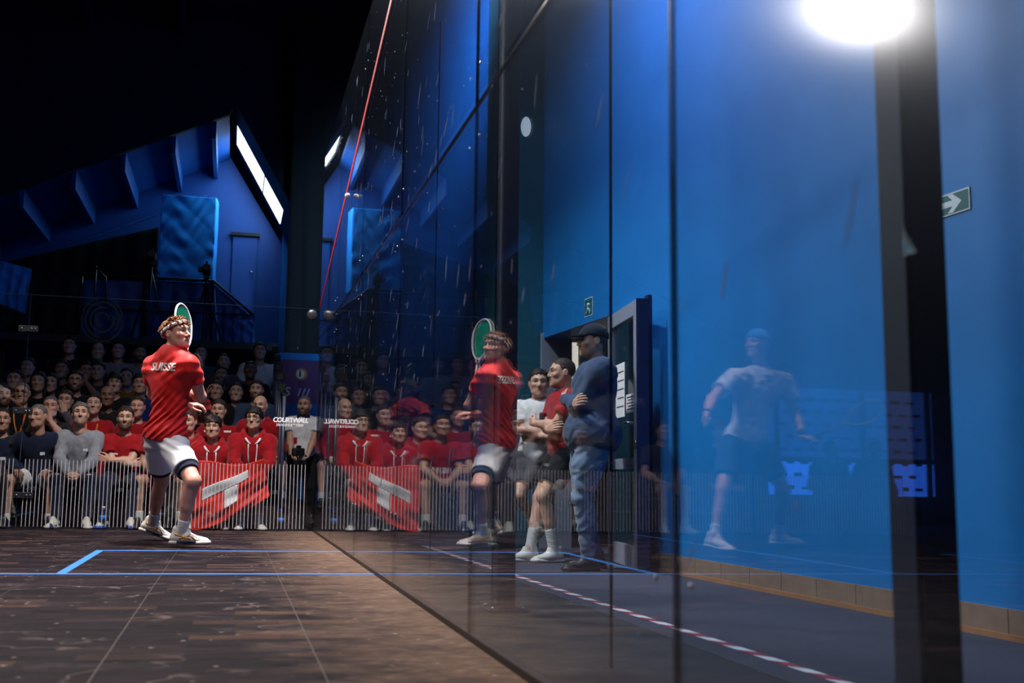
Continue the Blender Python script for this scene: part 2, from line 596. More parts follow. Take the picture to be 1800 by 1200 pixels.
def head_local(kind='m', h=0.0045):
    """head facing -Y, origin between the ears; returns vertices, quads, masks"""
    key = (kind, h)
    if key in _heads: return _heads[key]
    fem = 'f' in kind
    F = Field()
    F.u(ell((0, 0.014, 0.038), (0.075, 0.096, 0.086)), 0.02)
    F.u(ell((0, -0.032, -0.012), (0.060, 0.058, 0.088)), 0.04)
    jw = 0.040 if fem else 0.046
    F.u(ell((0, -0.038, -0.068), (jw + 0.006, 0.048, 0.040)), 0.035)
    F.u(ell((0, -0.077, -0.096), (0.019, 0.016, 0.016)), 0.03)
    for sx in (-1, 1):
        F.u(cone((sx * 0.055, 0.006, -0.028), (sx * (jw - 0.010), -0.034, -0.080), 0.013, 0.012), 0.045)
        F.u(ell((sx * 0.042, -0.062, -0.014), (0.022, 0.022, 0.018)), 0.025)
        F.u(cone((sx * 0.010, -0.088, 0.036), (sx * 0.048, -0.070, 0.034), 0.0095 if not fem else 0.007, 0.008), 0.018)
    for sx in (-1, 1):
        F.sub(ell((sx * 0.031, -0.100, 0.014), (0.018, 0.020, 0.0125)), 0.016)
    for sx in (-1, 1):
        F.u(ell((sx * 0.031, -0.0735, 0.014), (0.0135, 0.0115, 0.0110)), 0.004)
        F.u(cone((sx * 0.018, -0.085, 0.022), (sx * 0.044, -0.076, 0.021), 0.0045, 0.004), 0.006)
    F.u(cone((0, -0.083, 0.026), (0, -0.109, -0.020), 0.0085, 0.0125), 0.012)
    for sx in (-1, 1):
        F.u(ell((sx * 0.0125, -0.097, -0.025), (0.0085, 0.010, 0.0075)), 0.006)
    F.u(cone((-0.018, -0.0865, -0.052), (0.018, -0.0865, -0.052), 0.0065), 0.008)
    F.u(cone((-0.016, -0.0855, -0.063), (0.016, -0.0855, -0.063), 0.0072), 0.008)
    if 'o' in kind:
        F.sub(ell((0, -0.097, -0.0585), (0.012, 0.012, 0.0048)), 0.003)
    else:
        F.sub(cone((-0.021, -0.0955, -0.0575), (0.021, -0.0955, -0.0575), 0.0022), 0.002)
    for sx in (-1, 1):
        F.u(ell((sx * 0.0810, 0.014, 0.004), (0.010, 0.020, 0.031)), 0.008)
        F.sub(ell((sx * 0.092, 0.008, 0.006), (0.007, 0.011, 0.018)), 0.005)
    nr = 0.046 if fem else 0.056
    F.u(cone((0, 0.018, -0.05), (0, 0.040, -0.165), nr, nr + 0.004), 0.03)
    if 'w' in kind:      # beard volume
        F.u(cone((-0.045, -0.03, -0.075), (0, -0.075, -0.098), 0.022, 0.022), 0.02)
        F.u(cone((0.045, -0.03, -0.075), (0, -0.075, -0.098), 0.022, 0.022), 0.02)
    vs, qs = polygonize(F, h)
    x, y, z = np.abs(vs[:, 0]), vs[:, 1], vs[:, 2]
    sm = lambda e0, e1, t: np.clip((t - e0) / (e1 - e0), 0, 1)
    front = y < -0.055
    lips = (1 - sm(0.8, 1.15, np.sqrt((x / 0.0235) ** 2 + ((z + 0.0578) / 0.0135) ** 2))) * (y < -0.08) * (0.8 if fem else 0.55)
    brow = (1 - sm(0.7, 1.2, np.sqrt(((x - 0.031) / 0.021) ** 2 + ((z - 0.0385 - 0.1 * (x - 0.031)) / (0.0075 if not fem else 0.0055)) ** 2))) * front * 1.0
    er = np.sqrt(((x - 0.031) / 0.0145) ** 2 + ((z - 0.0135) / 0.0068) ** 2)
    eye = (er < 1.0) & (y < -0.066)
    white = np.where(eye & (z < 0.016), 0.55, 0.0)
    iris_shade = np.where(eye & ((np.abs(x - 0.031) < 0.0074) | (z >= 0.016)), 1.0, 0.0)  # iris, with lash and socket shade painted on the upper eye
    socket_shade = np.where((er >= 1.0) & (er < 1.75) & (z > 0.012) & front, 0.75, 0) + np.where((er >= 1.0) & (er < 1.6) & (z <= 0.012) & front, 0.25, 0)  # lashes plus eye-socket shade painted into the skin colour
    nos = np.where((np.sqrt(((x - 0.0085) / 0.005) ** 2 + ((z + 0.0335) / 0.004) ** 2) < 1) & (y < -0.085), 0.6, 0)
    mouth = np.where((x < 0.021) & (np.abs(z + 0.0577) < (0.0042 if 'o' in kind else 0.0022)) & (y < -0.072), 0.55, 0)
    dark = np.maximum.reduce([brow, iris_shade, socket_shade, nos, mouth])
    if 'b' in kind or 'w' in kind or 's' in kind:      # beard, white beard, stubble
        be = sm(-0.022, -0.045, z) * sm(0.0, -0.03, y) * (z > -0.125) * np.where(lips > 0.2, 0.2, 1)
        be = be * np.where((x < 0.03) & (z > -0.040), 0.0, 1) + np.where((x < 0.026) & (z > -0.048) & (z < -0.037) & (y < -0.075), 0.8, 0)
        be = np.clip(be, 0, 1)
        if 'w' in kind: white = np.maximum(white, be * 0.45)
        else: dark = np.maximum(dark, be * (0.8 if 'b' in kind else 0.35))
    white = np.where(iris_shade > 0, 0, white)
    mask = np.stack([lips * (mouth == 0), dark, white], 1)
    _heads[key] = (vs, qs, mask)
    return _heads[key]


_hair = {}


def open_face(F, hairline, long=False):
    """clear the hair from the face, round the ears and below the nape"""
    ye = -0.006 if not long else -0.03

    def face(P):
        # below a line that falls from the forehead hairline to the sideburns, in front of the ears
        a = (P[:, 2] - (hairline - 0.45 * np.maximum(P[:, 1] + 0.070, 0) - 1.3 * np.maximum(P[:, 1] + 0.040, 0) - 0.10 * np.abs(P[:, 0]) - 0.006 * np.sin(P[:, 0] * 190)))
        return np.maximum(a, P[:, 1] - ye).astype(np.float32)
    F.sub((face, None, None), 0.006)
    if not long:
        for sx in (-1, 1):
            F.sub(ell((sx * 0.090, 0.012, 0.000), (0.034, 0.027, 0.038)), 0.006)

        def nape(P):
            return np.maximum(P[:, 2] - (0.02 - 0.9 * np.maximum(P[:, 1] - 0.0, 0)), -0.075 - P[:, 2] * 0).astype(np.float32)
        F.sub((lambda P: (P[:, 2] - (0.015 - 1.0 * np.maximum(P[:, 1] - 0.005, 0))).astype(np.float32), None, None), 0.006)


def hair_local(kind, h=0.006, seed=1):
    """hair shell on the local head; kinds: short, crop, long, curly, fringe, tied"""
    key = (kind, h, seed)
    if key in _hair: return _hair[key]
    rng = np.random.RandomState(seed)
    F = Field()
    t = {'crop': 0.005, 'short': 0.013, 'long': 0.014, 'curly': 0.026, 'fringe': 0.018, 'tied': 0.010, 'mop': 0.022}[kind]
    F.u(ell((0, 0.016, 0.042), (0.075 + t, 0.095 + t, 0.084 + t)), 0.02)
    if kind in ('long',):
        for sx in (-1, 1):
            F.u(cone((sx * 0.068, 0.01, 0.03), (sx * 0.078, 0.02, -0.17), 0.026, 0.022), 0.03)
        F.u(cone((0, 0.075, 0.02), (0, 0.085, -0.20), 0.05, 0.045, flat=(0, 1, 0), fs=0.6), 0.03)
    if kind == 'tied':
        F.u(ell((0, 0.125, 0.05), (0.028, 0.03, 0.03)), 0.02)
    if kind == 'curly':
        for i in range(40):
            p = rng.normal(size=3); p /= np.linalg.norm(p)
            if p[2] < -0.25: continue
            F.u(ell(V([0, 0.016, 0.042]) + p * V([0.092, 0.112, 0.10]), (0.016, 0.016, 0.016)), 0.008)
    if kind in ('short', 'fringe', 'mop'):
        for i in range(34 if kind != 'mop' else 70):
            p = rng.normal(size=3); p[2] = abs(p[2]) + 0.15; p /= np.linalg.norm(p)
            b = V([0, 0.016, 0.042]) + p * V([0.078, 0.098, 0.088])
            dn = nrm(p * 0.7 + V([rng.normal() * 0.4, -0.55, 0.15 - 0.5 * (p[1] < 0)]))
            F.u(cone(b, b + dn * rng.uniform(0.02, 0.036 if kind != 'mop' else 0.045), 0.011, 0.003), 0.006)
    hairline = {'fringe': 0.058, 'mop': 0.060, 'long': 0.078, 'tied': 0.084}.get(kind, 0.082)
    open_face(F, hairline, kind == 'long')
    ph = rng.uniform(0, 6, 3)
    F.disp(lambda P, d: (0.0028 * np.sin(P[:, 0] * 210 + ph[0] + 2 * np.sin(P[:, 1] * 60)) * np.sin(P[:, 1] * 90 + P[:, 2] * 120 + ph[1])).astype(np.float32))
    _hair[key] = polygonize(F, h)
    return _hair[key]


_hands = {}


def hand_local(curl=25, spread=1.0, thumb=0.5, h=0.0045):
    """left-right neutral hand: wrist at origin, fingers +X, palm -Z, thumb on +Y"""
    key = (curl, spread, thumb, h)
    if key in _hands: return _hands[key]
    F = Field()
    F.u(cone((-0.02, 0, 0), (0.02, 0, 0), 0.024, 0.024, flat=(0, 0, 1), fs=0.75), 0.02)
    for yb in (0.026, 0.009, -0.009, -0.025):
        F.u(cone((0.01, yb * 0.6, 0), (0.085, yb, 0.0), 0.0155, 0.0115, flat=(0, 0, 1), fs=0.85), 0.014)
    for yb, ln, r in ((0.028, 0.92, 0.0088), (0.0095, 1.04, 0.0092), (-0.0095, 0.98, 0.0088), (-0.027, 0.78, 0.0078)):
        p = V([0.086, yb, 0.0]); ang = 0; sy = yb * 1.2 * spread
        for seg, (L, rr) in enumerate(((0.043, 1.0), (0.027, 0.94), (0.022, 0.86))):
            ang += R(curl * (0.9, 1.15, 0.8)[seg])
            q = p + L * ln * nrm([math.cos(ang), sy, -math.sin(ang)])
            F.u(cone(p, q, r * rr, r * rr * 0.93), 0.003)
            p = q
    b = V([0.022, 0.022, -0.006])
    m = V([0.052, 0.046 + 0.012 * thumb, -0.020]); e = m + V([0.028, 0.006 + 0.018 * (thumb - 0.5), -0.012]); t = e + V([0.024, -0.002, -0.008])
    F.u(cone(b, m, 0.0165, 0.0115), 0.014).u(cone(m, e, 0.0108, 0.0098), 0.004).u(cone(e, t, 0.0098, 0.0082), 0.003)
    _hands[key] = polygonize(F, h, 0.012)
    return _hands[key]


def frame(x, z):
    """rows: x along d, z close to n"""
    x = nrm(x); z = V(z, float); z = nrm(z - x * (z @ x)); y = np.cross(z, x)
    return np.stack([x, y, z])


def ik(a, b, l1, l2, pole):
    a, b = V(a, float), V(b, float)
    d = b - a; D = np.linalg.norm(d)
    D2 = min(D, (l1 + l2) * 0.999)
    u = d / (D + 1e-9)
    x = (l1 * l1 - l2 * l2 + D2 * D2) / (2 * D2)
    hgt = math.sqrt(max(l1 * l1 - x * x, 0))
    p = V(pole, float); p = nrm(p - u * (p @ u))
    return a + u * x + p * hgt, a + u * D2


def lerp(a, b, t):
    return V(a, float) * (1 - t) + V(b, float) * t

# ------------------------------------------------------------------ people
def torso_frame(J):
    up = nrm(J['neck'] - J['pelvis'])
    r = nrm(J['shR'] - J['shL']); r = nrm(r - up * (r @ up))
    return r, up, np.cross(r, up)      # side, up, forward


def torso(F, J, g, b=1.0, hips=True, gh=None):
    """torso, shoulders and hips grown by g"""
    r, up, fw = torso_frame(J)
    pr = nrm(J['hipR'] - J['hipL'])
    ax = np.stack([r, fw, up])
    pf = np.cross(up, pr); pf = nrm(pf); axp = np.stack([pr, pf, np.cross(pr, pf)])
    P, N = J['pelvis'], J['neck']
    L = np.linalg.norm(N - P)
    if hips:
        gh = g if gh is None else gh
        F.u(ell(P + up * 0.02, (0.160 * b + gh, 0.118 * b + gh, 0.125 + gh), axp), 0.05)
    am = nrm(r + pr); fm = nrm(np.cross(up, am)); axm = np.stack([am, fm, up])
    F.u(ell(lerp(P, N, 0.34) + fw * 0.012, (0.142 * b + g, 0.104 * b + g, 0.165 + g), axm), 0.06)
    F.u(ell(lerp(P, N, 0.68) + fw * 0.008, (0.158 * b + g, 0.112 * b + g, 0.185 * L / 0.52 + g), ax), 0.06)
    for s in ('L', 'R'):
        F.u(cone(J['sh' + s] - up * 0.014, N - up * J.get('yoke', 0.066), 0.056 * b + g, 0.062 + g), 0.05)
        F.u(cone(lerp(J['sh' + s], N, 0.15) - up * 0.06, lerp(P, N, 0.55), 0.075 * b + g, 0.08 * b + g), 0.05)


def legs(F, J, g, b=1.0, upto=1.0, lo=0.0, shin=True):
    for s in ('L', 'R'):
        H, K, A = J['hip' + s], J['knee' + s], J['ank' + s]
        F.u(cone(H, lerp(H, K, 0.5), 0.092 * b + g, 0.078 * b + g), 0.03)
        F.u(cone(lerp(H, K, 0.5), K, 0.078 * b + g, 0.054 + g), 0.02)
        if shin:
            kf = J.get('kf' + s)
            u = nrm(A - K)
            back = nrm(np.cross(np.cross(u, K - H), u)) if kf is None else V(kf, float)
            back = nrm(back - u * (back @ u))
            F.u(cone(K, lerp(K, A, 0.5) , 0.050 + g, 0.042 + g), 0.02)
            F.u(cone(lerp(K, A, 0.5), A, 0.042 + g, 0.034 + g), 0.02)
            F.u(ell(lerp(K, A, 0.30) - back * 0.020, (0.040 + g, 0.040 + g, 0.115 + g), np.stack([back, np.cross(u, back), u])), 0.03)
            F.u(ell(K + back * 0.010, (0.040 + g, 0.042 + g, 0.056 + g), np.stack([back, np.cross(u, back), u])), 0.02)


def arms(F, J, g, b=1.0, upto=2.0, both=('L', 'R')):
    for s in both:
        A, E, W = J['sh' + s], J['el' + s], J['wr' + s]
        t = min(upto, 1.0)
        F.u(cone(A, lerp(A, E, 0.3 * t), 0.056 * b + g, 0.052 * b + g), 0.03)
        F.u(cone(lerp(A, E, 0.3 * t), lerp(A, E, t), 0.051 * b + g, 0.040 + 0.011 * (1 - t) + g), 0.02)
        if upto > 1:
            t2 = upto - 1
            F.u(cone(E, lerp(E, W, 0.35 * t2), 0.041 + g, 0.043 + g), 0.02)
            F.u(cone(lerp(E, W, 0.35 * t2), lerp(E, W, t2), 0.043 + g, 0.027 + 0.012 * (1 - t2) + g), 0.02)


_shoe = {}


def shoe_local(h=0.006):
    """shoe pointing +X, ankle above the origin at x = 0; sole on z = 0"""
    if h in _shoe: return _shoe[h]
    U = Field()
    U.u(cone((-0.045, 0, 0.045), (0.05, 0.0, 0.045), 0.036, 0.038), 0.02)
    U.u(cone((0.05, 0, 0.040), (0.175, 0.006, 0.026), 0.040, 0.026, flat=(0, 1, 0), fs=1.12), 0.03)
    U.u(cone((-0.035, 0, 0.05), (-0.030, 0, 0.105), 0.033, 0.035), 0.025)
    U.u(cone((0.01, 0, 0.05), (0.035, 0, 0.098), 0.034, 0.028), 0.025)
    U.sub(cone((0.0, 0, 0.095), (0.004, 0, 0.17), 0.037, 0.05), 0.006)
    U.cut((0, 0, 0.020), (0, 0, -1), 0.004)
    B = Field()
    B.u(cone((-0.048, 0, 0.014), (0.03, 0, 0.012), 0.042, 0.040, flat=(0, 0, 1), fs=0.6), 0.02)
    B.u(cone((0.03, 0, 0.012), (0.165, 0.006, 0.016), 0.040, 0.045, flat=(0, 0, 1), fs=0.5), 0.02)
    B.u(ell((0.175, 0.006, 0.02), (0.036, 0.04, 0.018)), 0.02)
    B.cut((0, 0, 0.030), (-0.06, 0, 1), 0.004).cut((0, 0, 0.0), (0, 0, -1), 0.004)
    _shoe[h] = (polygonize(U, h), polygonize(B, h))
    return _shoe[h]


def xf(vs, M, o):
    """local vertices through axis rows M to origin o"""
    return vs @ M + V(o, float)


def join(parts):
    vs, qs, ms, n = [], [], [], 0
    for p in parts:
        v, q = p[0], p[1]
        vs.append(v); qs.append(q + n); n += len(v)
        ms.append(p[2] if len(p) > 2 else np.zeros((len(v), 3)))
    return np.concatenate(vs), np.concatenate(qs), np.concatenate(ms)


def person(J, st, label=None, group=None, cat='person'):
    """J: joints in world space, st: style; a continuous body with clothes and hair as children"""
    g = lambda k, d=None: st.get(k, d)
    hb, hc, hh = g('hb', 0.014), g('hc', 0.0125), g('hh', 0.006)
    b = g('build', 1.0)
    base = (J['ankL'] + J['ankR']) / 2
    root = empty('person', (base[0], base[1], min(J['ankL'][2], J['ankR'][2]) - 0.09))
    off = V(root.location)
    if label: tag(root, label, cat, group)

    def part(name, vs, qs, m, parent=root, mask=None):
        return link(name, np_mesh(name, vs - off, qs, mask), m, parent)

    # --- body
    hs = g('hscale', 1.0)
    hf = nrm(J['face']); hu = J.get('headup', V([0, 0, 1.]))
    y = -hf; z = nrm(V(hu, float) - y * (V(hu, float) @ y)); x = np.cross(y, z)
    HM = np.stack([x, y, z]) * hs
    HC = J['head']
    F = Field()
    torso(F, J, 0, b); legs(F, J, 0, b); arms(F, J, 0, b)
    F.u(cone(J['neck'] - V([0, 0, .02]), HC + V([0.0, 0.0, -0.055]) - hf * 0.02, 0.060, 0.052), 0.03)
    for s in ('L', 'R'):
        t = J['toe' + s]
        F.u(cone(J['ank' + s], J['ank' + s] + V([0, 0, -0.05]) + t * 0.05, 0.031, 0.022), 0.02)
    parts = [polygonize(F, hb)]
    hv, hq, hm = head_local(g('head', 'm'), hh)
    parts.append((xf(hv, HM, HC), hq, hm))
    for s in ('L', 'R'):
        W, E = J['wr' + s], J['el' + s]
        hd = nrm(J.get('hd' + s, W - E)); hn = J.get('hn' + s, V([0, 0, 1.]))
        v, q = hand_local(*g('hand' + s, g('hand', (25, 1.0, 0.5))), h=min(hh, 0.0055))
        M = frame(hd, hn)
        th = J.get('th' + s)      # direction the thumb should point to
        if th is not None and M[1] @ V(th, float) < 0:
            v = v * V([1, -1, 1]); q = q[:, ::-1]
        parts.append((xf(v * g('hands', 1.0), M, W), q))
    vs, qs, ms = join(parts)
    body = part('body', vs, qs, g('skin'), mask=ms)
    # --- hair
    if g('hair'):
        v, q = hair_local(g('hair'), min(hh * 1.15, 0.007), g('hseed', 1))
        part('hair', xf(v, HM, HC), q, g('hairmat'))
    # --- top
    seed = g('seed', 3)
    r, up, fw = torso_frame(J)
    top = g('top', 'tee')
    gg = 0.017 if top != 'hoodie' else 0.030
    F = Field()
    torso(F, J, gg, b * g('loose', 1.0), gh=g('hip', 0.03))
    if top in ('tee', 'polo'):
        for s in ('L', 'R'):
            A, E = J['sh' + s], J['el' + s]
            F.u(capped(A, lerp(A, E, g('sleeve', 0.62)), 0.064 * b + 0.008, 0.066 * b + 0.008), 0.012)
    else:
        arms(F, J, 0.016 if top == 'long' else 0.024, b, 1.93)
    if top == 'hoodie':
        N = J['neck']
        hood = [N - fw * 0.10 + up * 0.035, N - fw * 0.05 + r * 0.088 + up * 0.035, N + fw * 0.04 + r * 0.088 + up * 0.015, N + fw * 0.115 + r * 0.01 - up * 0.045]
        for sx in (-1, 1):
            pp = [q if sx > 0 else q - 2 * r * ((q - N) @ r) for q in hood]
            for i in range(3): F.u(cone(pp[i], pp[i + 1], (0.045, 0.036, 0.030)[i], (0.036, 0.030, 0.018)[i]), 0.02)
    hem = J['pelvis'] + up * g('hem', -0.07)
    F.disp(J['fold'] if 'fold' in J else wrinkle(seed, g('wr', 0.0045), 0.11, 4))
    F.cut(hem, -g('hemn', up), 0.008)
    F.sub(cone(J['neck'] - up * 0.03 + fw * 0.01, lerp(J['neck'], HC, 0.9), 0.070, 0.074 if top != 'hoodie' else 0.08), 0.006)
    vs, qs = polygonize(F, hc)
    shirt = part({'tee': 'shirt', 'polo': 'shirt', 'long': 'jacket', 'hoodie': 'hoodie'}[top], vs, qs, g('topmat'))
    J['_bvh_top'] = (vs, qs)
    # --- bottom
    F = Field()
    rr = nrm(J['hipR'] - J['hipL'])
    F.u(ell(J['pelvis'] + up * 0.01, (0.172 * b, 0.135 * b, 0.13), np.stack([rr, nrm(np.cross(up, rr)), np.cross(rr, nrm(np.cross(up, rr)))])), 0.05)
    if g('bottom', 'trousers') == 'shorts':
        for s in ('L', 'R'):
            H, K = J['hip' + s], J['knee' + s]
            F.u(capped(H, lerp(H, K, g('shortlen', 0.72)), 0.112 * b, 0.098 * b), 0.03)
        F.disp(J['foldb'] if 'foldb' in J else wrinkle(seed + 7, 0.004, 0.12, 3))
    else:
        legs(F, J, 0.016, b)
        F.disp(wrinkle(seed + 7, g('wrb', 0.005), 0.10, 4))
        for s in ('L', 'R'):
            A, K = J['ank' + s], J['knee' + s]
            F.sub(cone(A + nrm(A - K) * 0.06, A + nrm(A - K) * 0.16, 0.075), 0.004)
    F.cut(J['pelvis'] + up * 0.12, up)
    vs, qs = polygonize(F, hc)
    part(g('bottom', 'trousers'), vs, qs, g('botmat'))
    # --- shoes and socks
    (uv, uq), (bv, bq) = shoe_local(g('hs', 0.008))
    for s in ('L', 'R'):
        t = J['toe' + s]
        n = J.get('soleup' + s, V([0, 0, 1.]))
        M = frame(t, n)
        o = J['ank' + s] - M[2] * 0.095 
        sh = part('shoe', xf(uv, M, o), uq, g('shoemat'))
        part('sole', xf(bv, M, o), bq, g('solemat', g('shoemat')), sh)
        if g('sockmat'):
            F = Field()
            A, K = J['ank' + s], J['knee' + s]
            F.u(cone(A - V([0, 0, .03]), lerp(A, K, g('socklen', 0.22)), 0.041, 0.043), 0.02)
            d = nrm(K - A); F.cut(lerp(A, K, g('socklen', 0.22)), d)
            F.disp(lambda P, dd: (0.0018 * np.sin(P[:, 2] * 330)).astype(np.float32))
            v, q = polygonize(F, 0.008)
            part('sock', v, q, g('sockmat'))
        J['_shoe' + s] = (sh, M, o)
    return root, body, HM, HC


def wear(root, name, mb, m, parent=None):
    return mb.build(name, m, parent or root)


def glasses(root, HM, HC, m):
    mb = MB()
    P = lambda x, y, z: xf(V([[x, y, z]]), HM, HC)[0]
    for sx in (-1, 1):
        pts = [P(sx * 0.031 + 0.024 * math.cos(a), -0.097 + 0.004 * abs(math.cos(a)), 0.013 + 0.019 * math.sin(a)) for a in np.linspace(0, 2 * math.pi, 13)]
        mb.tube(pts, 0.0028, 6)
        mb.tube([P(sx * 0.055, -0.092, 0.016), P(sx * 0.079, -0.05, 0.016), P(sx * 0.082, 0.005, 0.012)], 0.0025, 5)
    mb.tube([P(-0.008, -0.100, 0.016), P(0.008, -0.100, 0.016)], 0.0025, 5)
    return mb.build('glasses', m, root)


def lanyard(root, J, m):
    r, up, fw = torso_frame(J)
    mb = MB()
    N = J['neck']
    for sx in (-1, 1):
        mb.tube(drape(J, [(0.060 * sx, -0.02), (0.056 * sx, -0.07), (0.045 * sx, -0.13), (0.028 * sx, -0.20), (0.006 * sx, -0.28)], 0.004), 0.009, 6)
    return mb.build('lanyard', m, root)
    for sx in (-1, 1):
        mb.tube([N + r * 0.062 * sx - fw * 0.02 + up * 0.045, N + r * 0.066 * sx + fw * 0.055 + up * 0.012, N + r * 0.055 * sx + fw * 0.115 - up * 0.06,
                 N + r * 0.03 * sx + fw * 0.145 - up * 0.17, N + r * 0.004 * sx + fw * 0.15 - up * 0.27], 0.0085, 6)
    return mb.build('lanyard', m, root)


def drape(J, offs, lift=0.003):
    """points laid on the front of the top at (side, up) offsets from the neck"""
    r, up, fw = torso_frame(J)
    if '_tree' not in J:
        vs, qs = J['_bvh_top']
        J['_tree'] = BVHTree.FromPolygons([tuple(v) for v in vs], [tuple(int(i) for i in q) for q in qs])
    out = []
    for a, b_ in offs:
        hit = J['_tree'].ray_cast(Vector(J['neck'] + r * a + up * b_ + fw * 0.5), Vector(-fw))
        out.append((V(hit[0]) if hit[0] is not None else J['neck'] + r * a + up * b_ + fw * 0.12) + fw * lift)
    return out


def patch(root, J, fwd, w, h, m, name='badge'):
    """flat print raised on the chest at (right, up) offsets of the torso frame"""
    r, up, fw = torso_frame(J)
    vs, qs = J['_bvh_top']
    if '_tree' not in J:
        J['_tree'] = BVHTree.FromPolygons([tuple(v) for v in vs], [tuple(int(i) for i in q) for q in qs])
    cx, cy = fwd
    grid = []
    for j in range(3):
        for i in range(4):
            o = J['neck'] + r * (cx + (i / 3 - 0.5) * w) + up * (cy + (j / 2 - 0.5) * h) + fw * 0.5
            hit = J['_tree'].ray_cast(Vector(o), Vector(-fw))
            if hit[0] is None: return None
            grid.append(V(hit[0]) + fw * 0.003)
    mb = MB()
    mb.add(grid + [p - fw * 0.002 for p in grid], [(j * 4 + i, j * 4 + i + 1, j * 4 + i + 5, j * 4 + i + 4) for j in range(2) for i in range(3)]
           + [(12 + j * 4 + i, 12 + j * 4 + i + 4, 12 + j * 4 + i + 5, 12 + j * 4 + i + 1) for j in range(2) for i in range(3)])
    return mb.build(name, m, root)


def seat_pose(x, y, zf, zs, lean=0.12, face=(0, -1, 0.05), arms_='lap', knee=0.11, yaw=0.0, rng=None, headdz=0.0, foot=0.13, wide=0.14, s=1.0, headdx=0.0, fwdfoot=0.0):
    """joints of a person sitting on a bench at (x, y), bench height zs, feet on zf, facing -Y (turned by yaw)"""
    J = {}
    c, sn = math.cos(yaw), math.sin(yaw)
    X = V([c, sn, 0]); Yf = V([sn, -c, 0])      # right of the image, forward
    o = V([x, y, 0.0])
    Pv = o + V([0, 0, zs + 0.10])
    J['pelvis'] = Pv
    J['neck'] = Pv + Yf * 0.52 * s * math.sin(lean) + V([0, 0, 0.52 * s * math.cos(lean)])
    up = nrm(J['neck'] - Pv)
    J['head'] = J['neck'] + up * 0.09 + V([headdx, 0, 0.085 + headdz]) + Yf * 0.045
    J['face'] = nrm(face)
    for sd, k in (('L', -1), ('R', 1)):      # L is on image left
        J['sh' + sd] = J['neck'] + X * k * 0.185 * s - V([0, 0, 0.055])
        J['hip' + sd] = Pv + X * k * 0.085 - V([0, 0, 0.01])
        A = o + X * k * foot + Yf * (0.40 + fwdfoot) + V([0, 0, zf + 0.095])
        kn, A2 = ik(J['hip' + sd], A, 0.43 * s, 0.42 * s, Yf + X * k * (wide - 0.1) * 3 + V([0, 0, 0.6]))
        J['knee' + sd], J['ank' + sd] = kn, A2
        J['toe' + sd] = nrm(Yf + X * k * 0.2)
        J['kf' + sd] = Yf
    T = lambda r, f, u: J['neck'] + X * r + Yf * f + V([0, 0, u])
    K = {k: J['knee' + k] for k in 'LR'}

    def arm(sd, wr, pole, hd=None, hn=None, th=None):
        e, w_ = ik(J['sh' + sd], wr, 0.285 * s, 0.255 * s, pole)
        J['el' + sd], J['wr' + sd] = e, w_
        if hd is not None: J['hd' + sd] = V(hd, float)
        if hn is not None: J['hn' + sd] = V(hn, float)
        if th is not None: J['th' + sd] = V(th, float)
    dn = V([0, 0, -1.])
    if arms_ == 'lap':
        for sd, k in (('L', -1), ('R', 1)):
            arm(sd, lerp(J['hip' + sd], K[sd], 0.68) + V([0, 0, 0.085]), X * k * 0.8 - Yf * 0.5 + dn, Yf - X * k * 0.4, (0, 0, 1), -X * k)
    elif arms_ == 'clasp':
        mid = (K['L'] + K['R']) / 2 + Yf * 0.02 + V([0, 0, 0.06])
        for sd, k in (('L', -1), ('R', 1)):
            arm(sd, mid + X * k * 0.055 - Yf * 0.03, X * k * 0.9 - Yf * 0.3 + dn * 0.5, -X * k * 0.75 + Yf * 0.7 + dn * 0.25, X * k * 0.4 + Yf * 0.3 + V([0, 0, 0.8]), V([0, 0, 1.]) + Yf)
    elif arms_ == 'cross':
        arm('L', T(0.10, 0.17, -0.30), -X * 0.7 + dn + Yf * 0.2, X + V([0, 0, .15]), Yf, V([0, 0, 1.]))
        arm('R', T(-0.12, 0.19, -0.26), X * 0.7 + dn + Yf * 0.2, -X + V([0, 0, .25]), Yf, V([0, 0, 1.]))
    elif arms_ == 'phone':
        hp = J['head']
        arm('L', hp - X * 0.11 - V([0, 0, 0.07]) + Yf * 0.06, -X * 0.6 + dn + Yf * 0.5, V([0.1, 0, 1.]), -X, Yf)
        arm('R', lerp(J['hipR'], K['R'], 0.6) + V([0, 0, 0.085]), X * 0.8 - Yf * 0.5 + dn, Yf - X * 0.4, (0, 0, 1), -X)
    elif arms_ == 'chin':
        hp = J['head']
        arm('R', hp + X * 0.03 - V([0, 0, 0.15]) + Yf * 0.14, X * 0.7 + dn + Yf * 0.4, V([-0.3, 0, 1.]) , Yf, -X)
        arm('L', lerp(J['hipL'], K['L'], 0.6) + V([0, 0, 0.085]), -X * 0.8 - Yf * 0.5 + dn, Yf + X * 0.4, (0, 0, 1), X)
    return J

# ================================================================== the setting
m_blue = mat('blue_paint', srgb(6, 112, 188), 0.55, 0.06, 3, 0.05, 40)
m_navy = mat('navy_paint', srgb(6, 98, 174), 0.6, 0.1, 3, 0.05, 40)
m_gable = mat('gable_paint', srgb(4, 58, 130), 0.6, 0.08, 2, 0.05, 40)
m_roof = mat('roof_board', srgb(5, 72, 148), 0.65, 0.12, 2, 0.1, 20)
m_dark = mat('dark_roof', srgb(12, 18, 36), 0.8, 0.2, 2)
m_black = mat('black_metal', srgb(12, 12, 14), 0.45, 0.2, 8)
m_blackcloth = mat('black_cloth', srgb(8, 8, 10), 0.9, 0.2, 5)
m_post = mat('dark_steel', srgb(6, 15, 52), 0.7, 0.15, 6, spec=0.5)
m_chrome = mat('brushed_steel', srgb(180, 182, 186), 0.3, 0.1, 40, metal=1.0)
m_line = mat('blue_line', srgb(46, 116, 200), 0.45, 0.06, 15)
m_white = mat('white_print', srgb(235, 235, 238), 0.5, 0.05, 20)
m_glass = glass_mat('court_glass', haze=0.015)
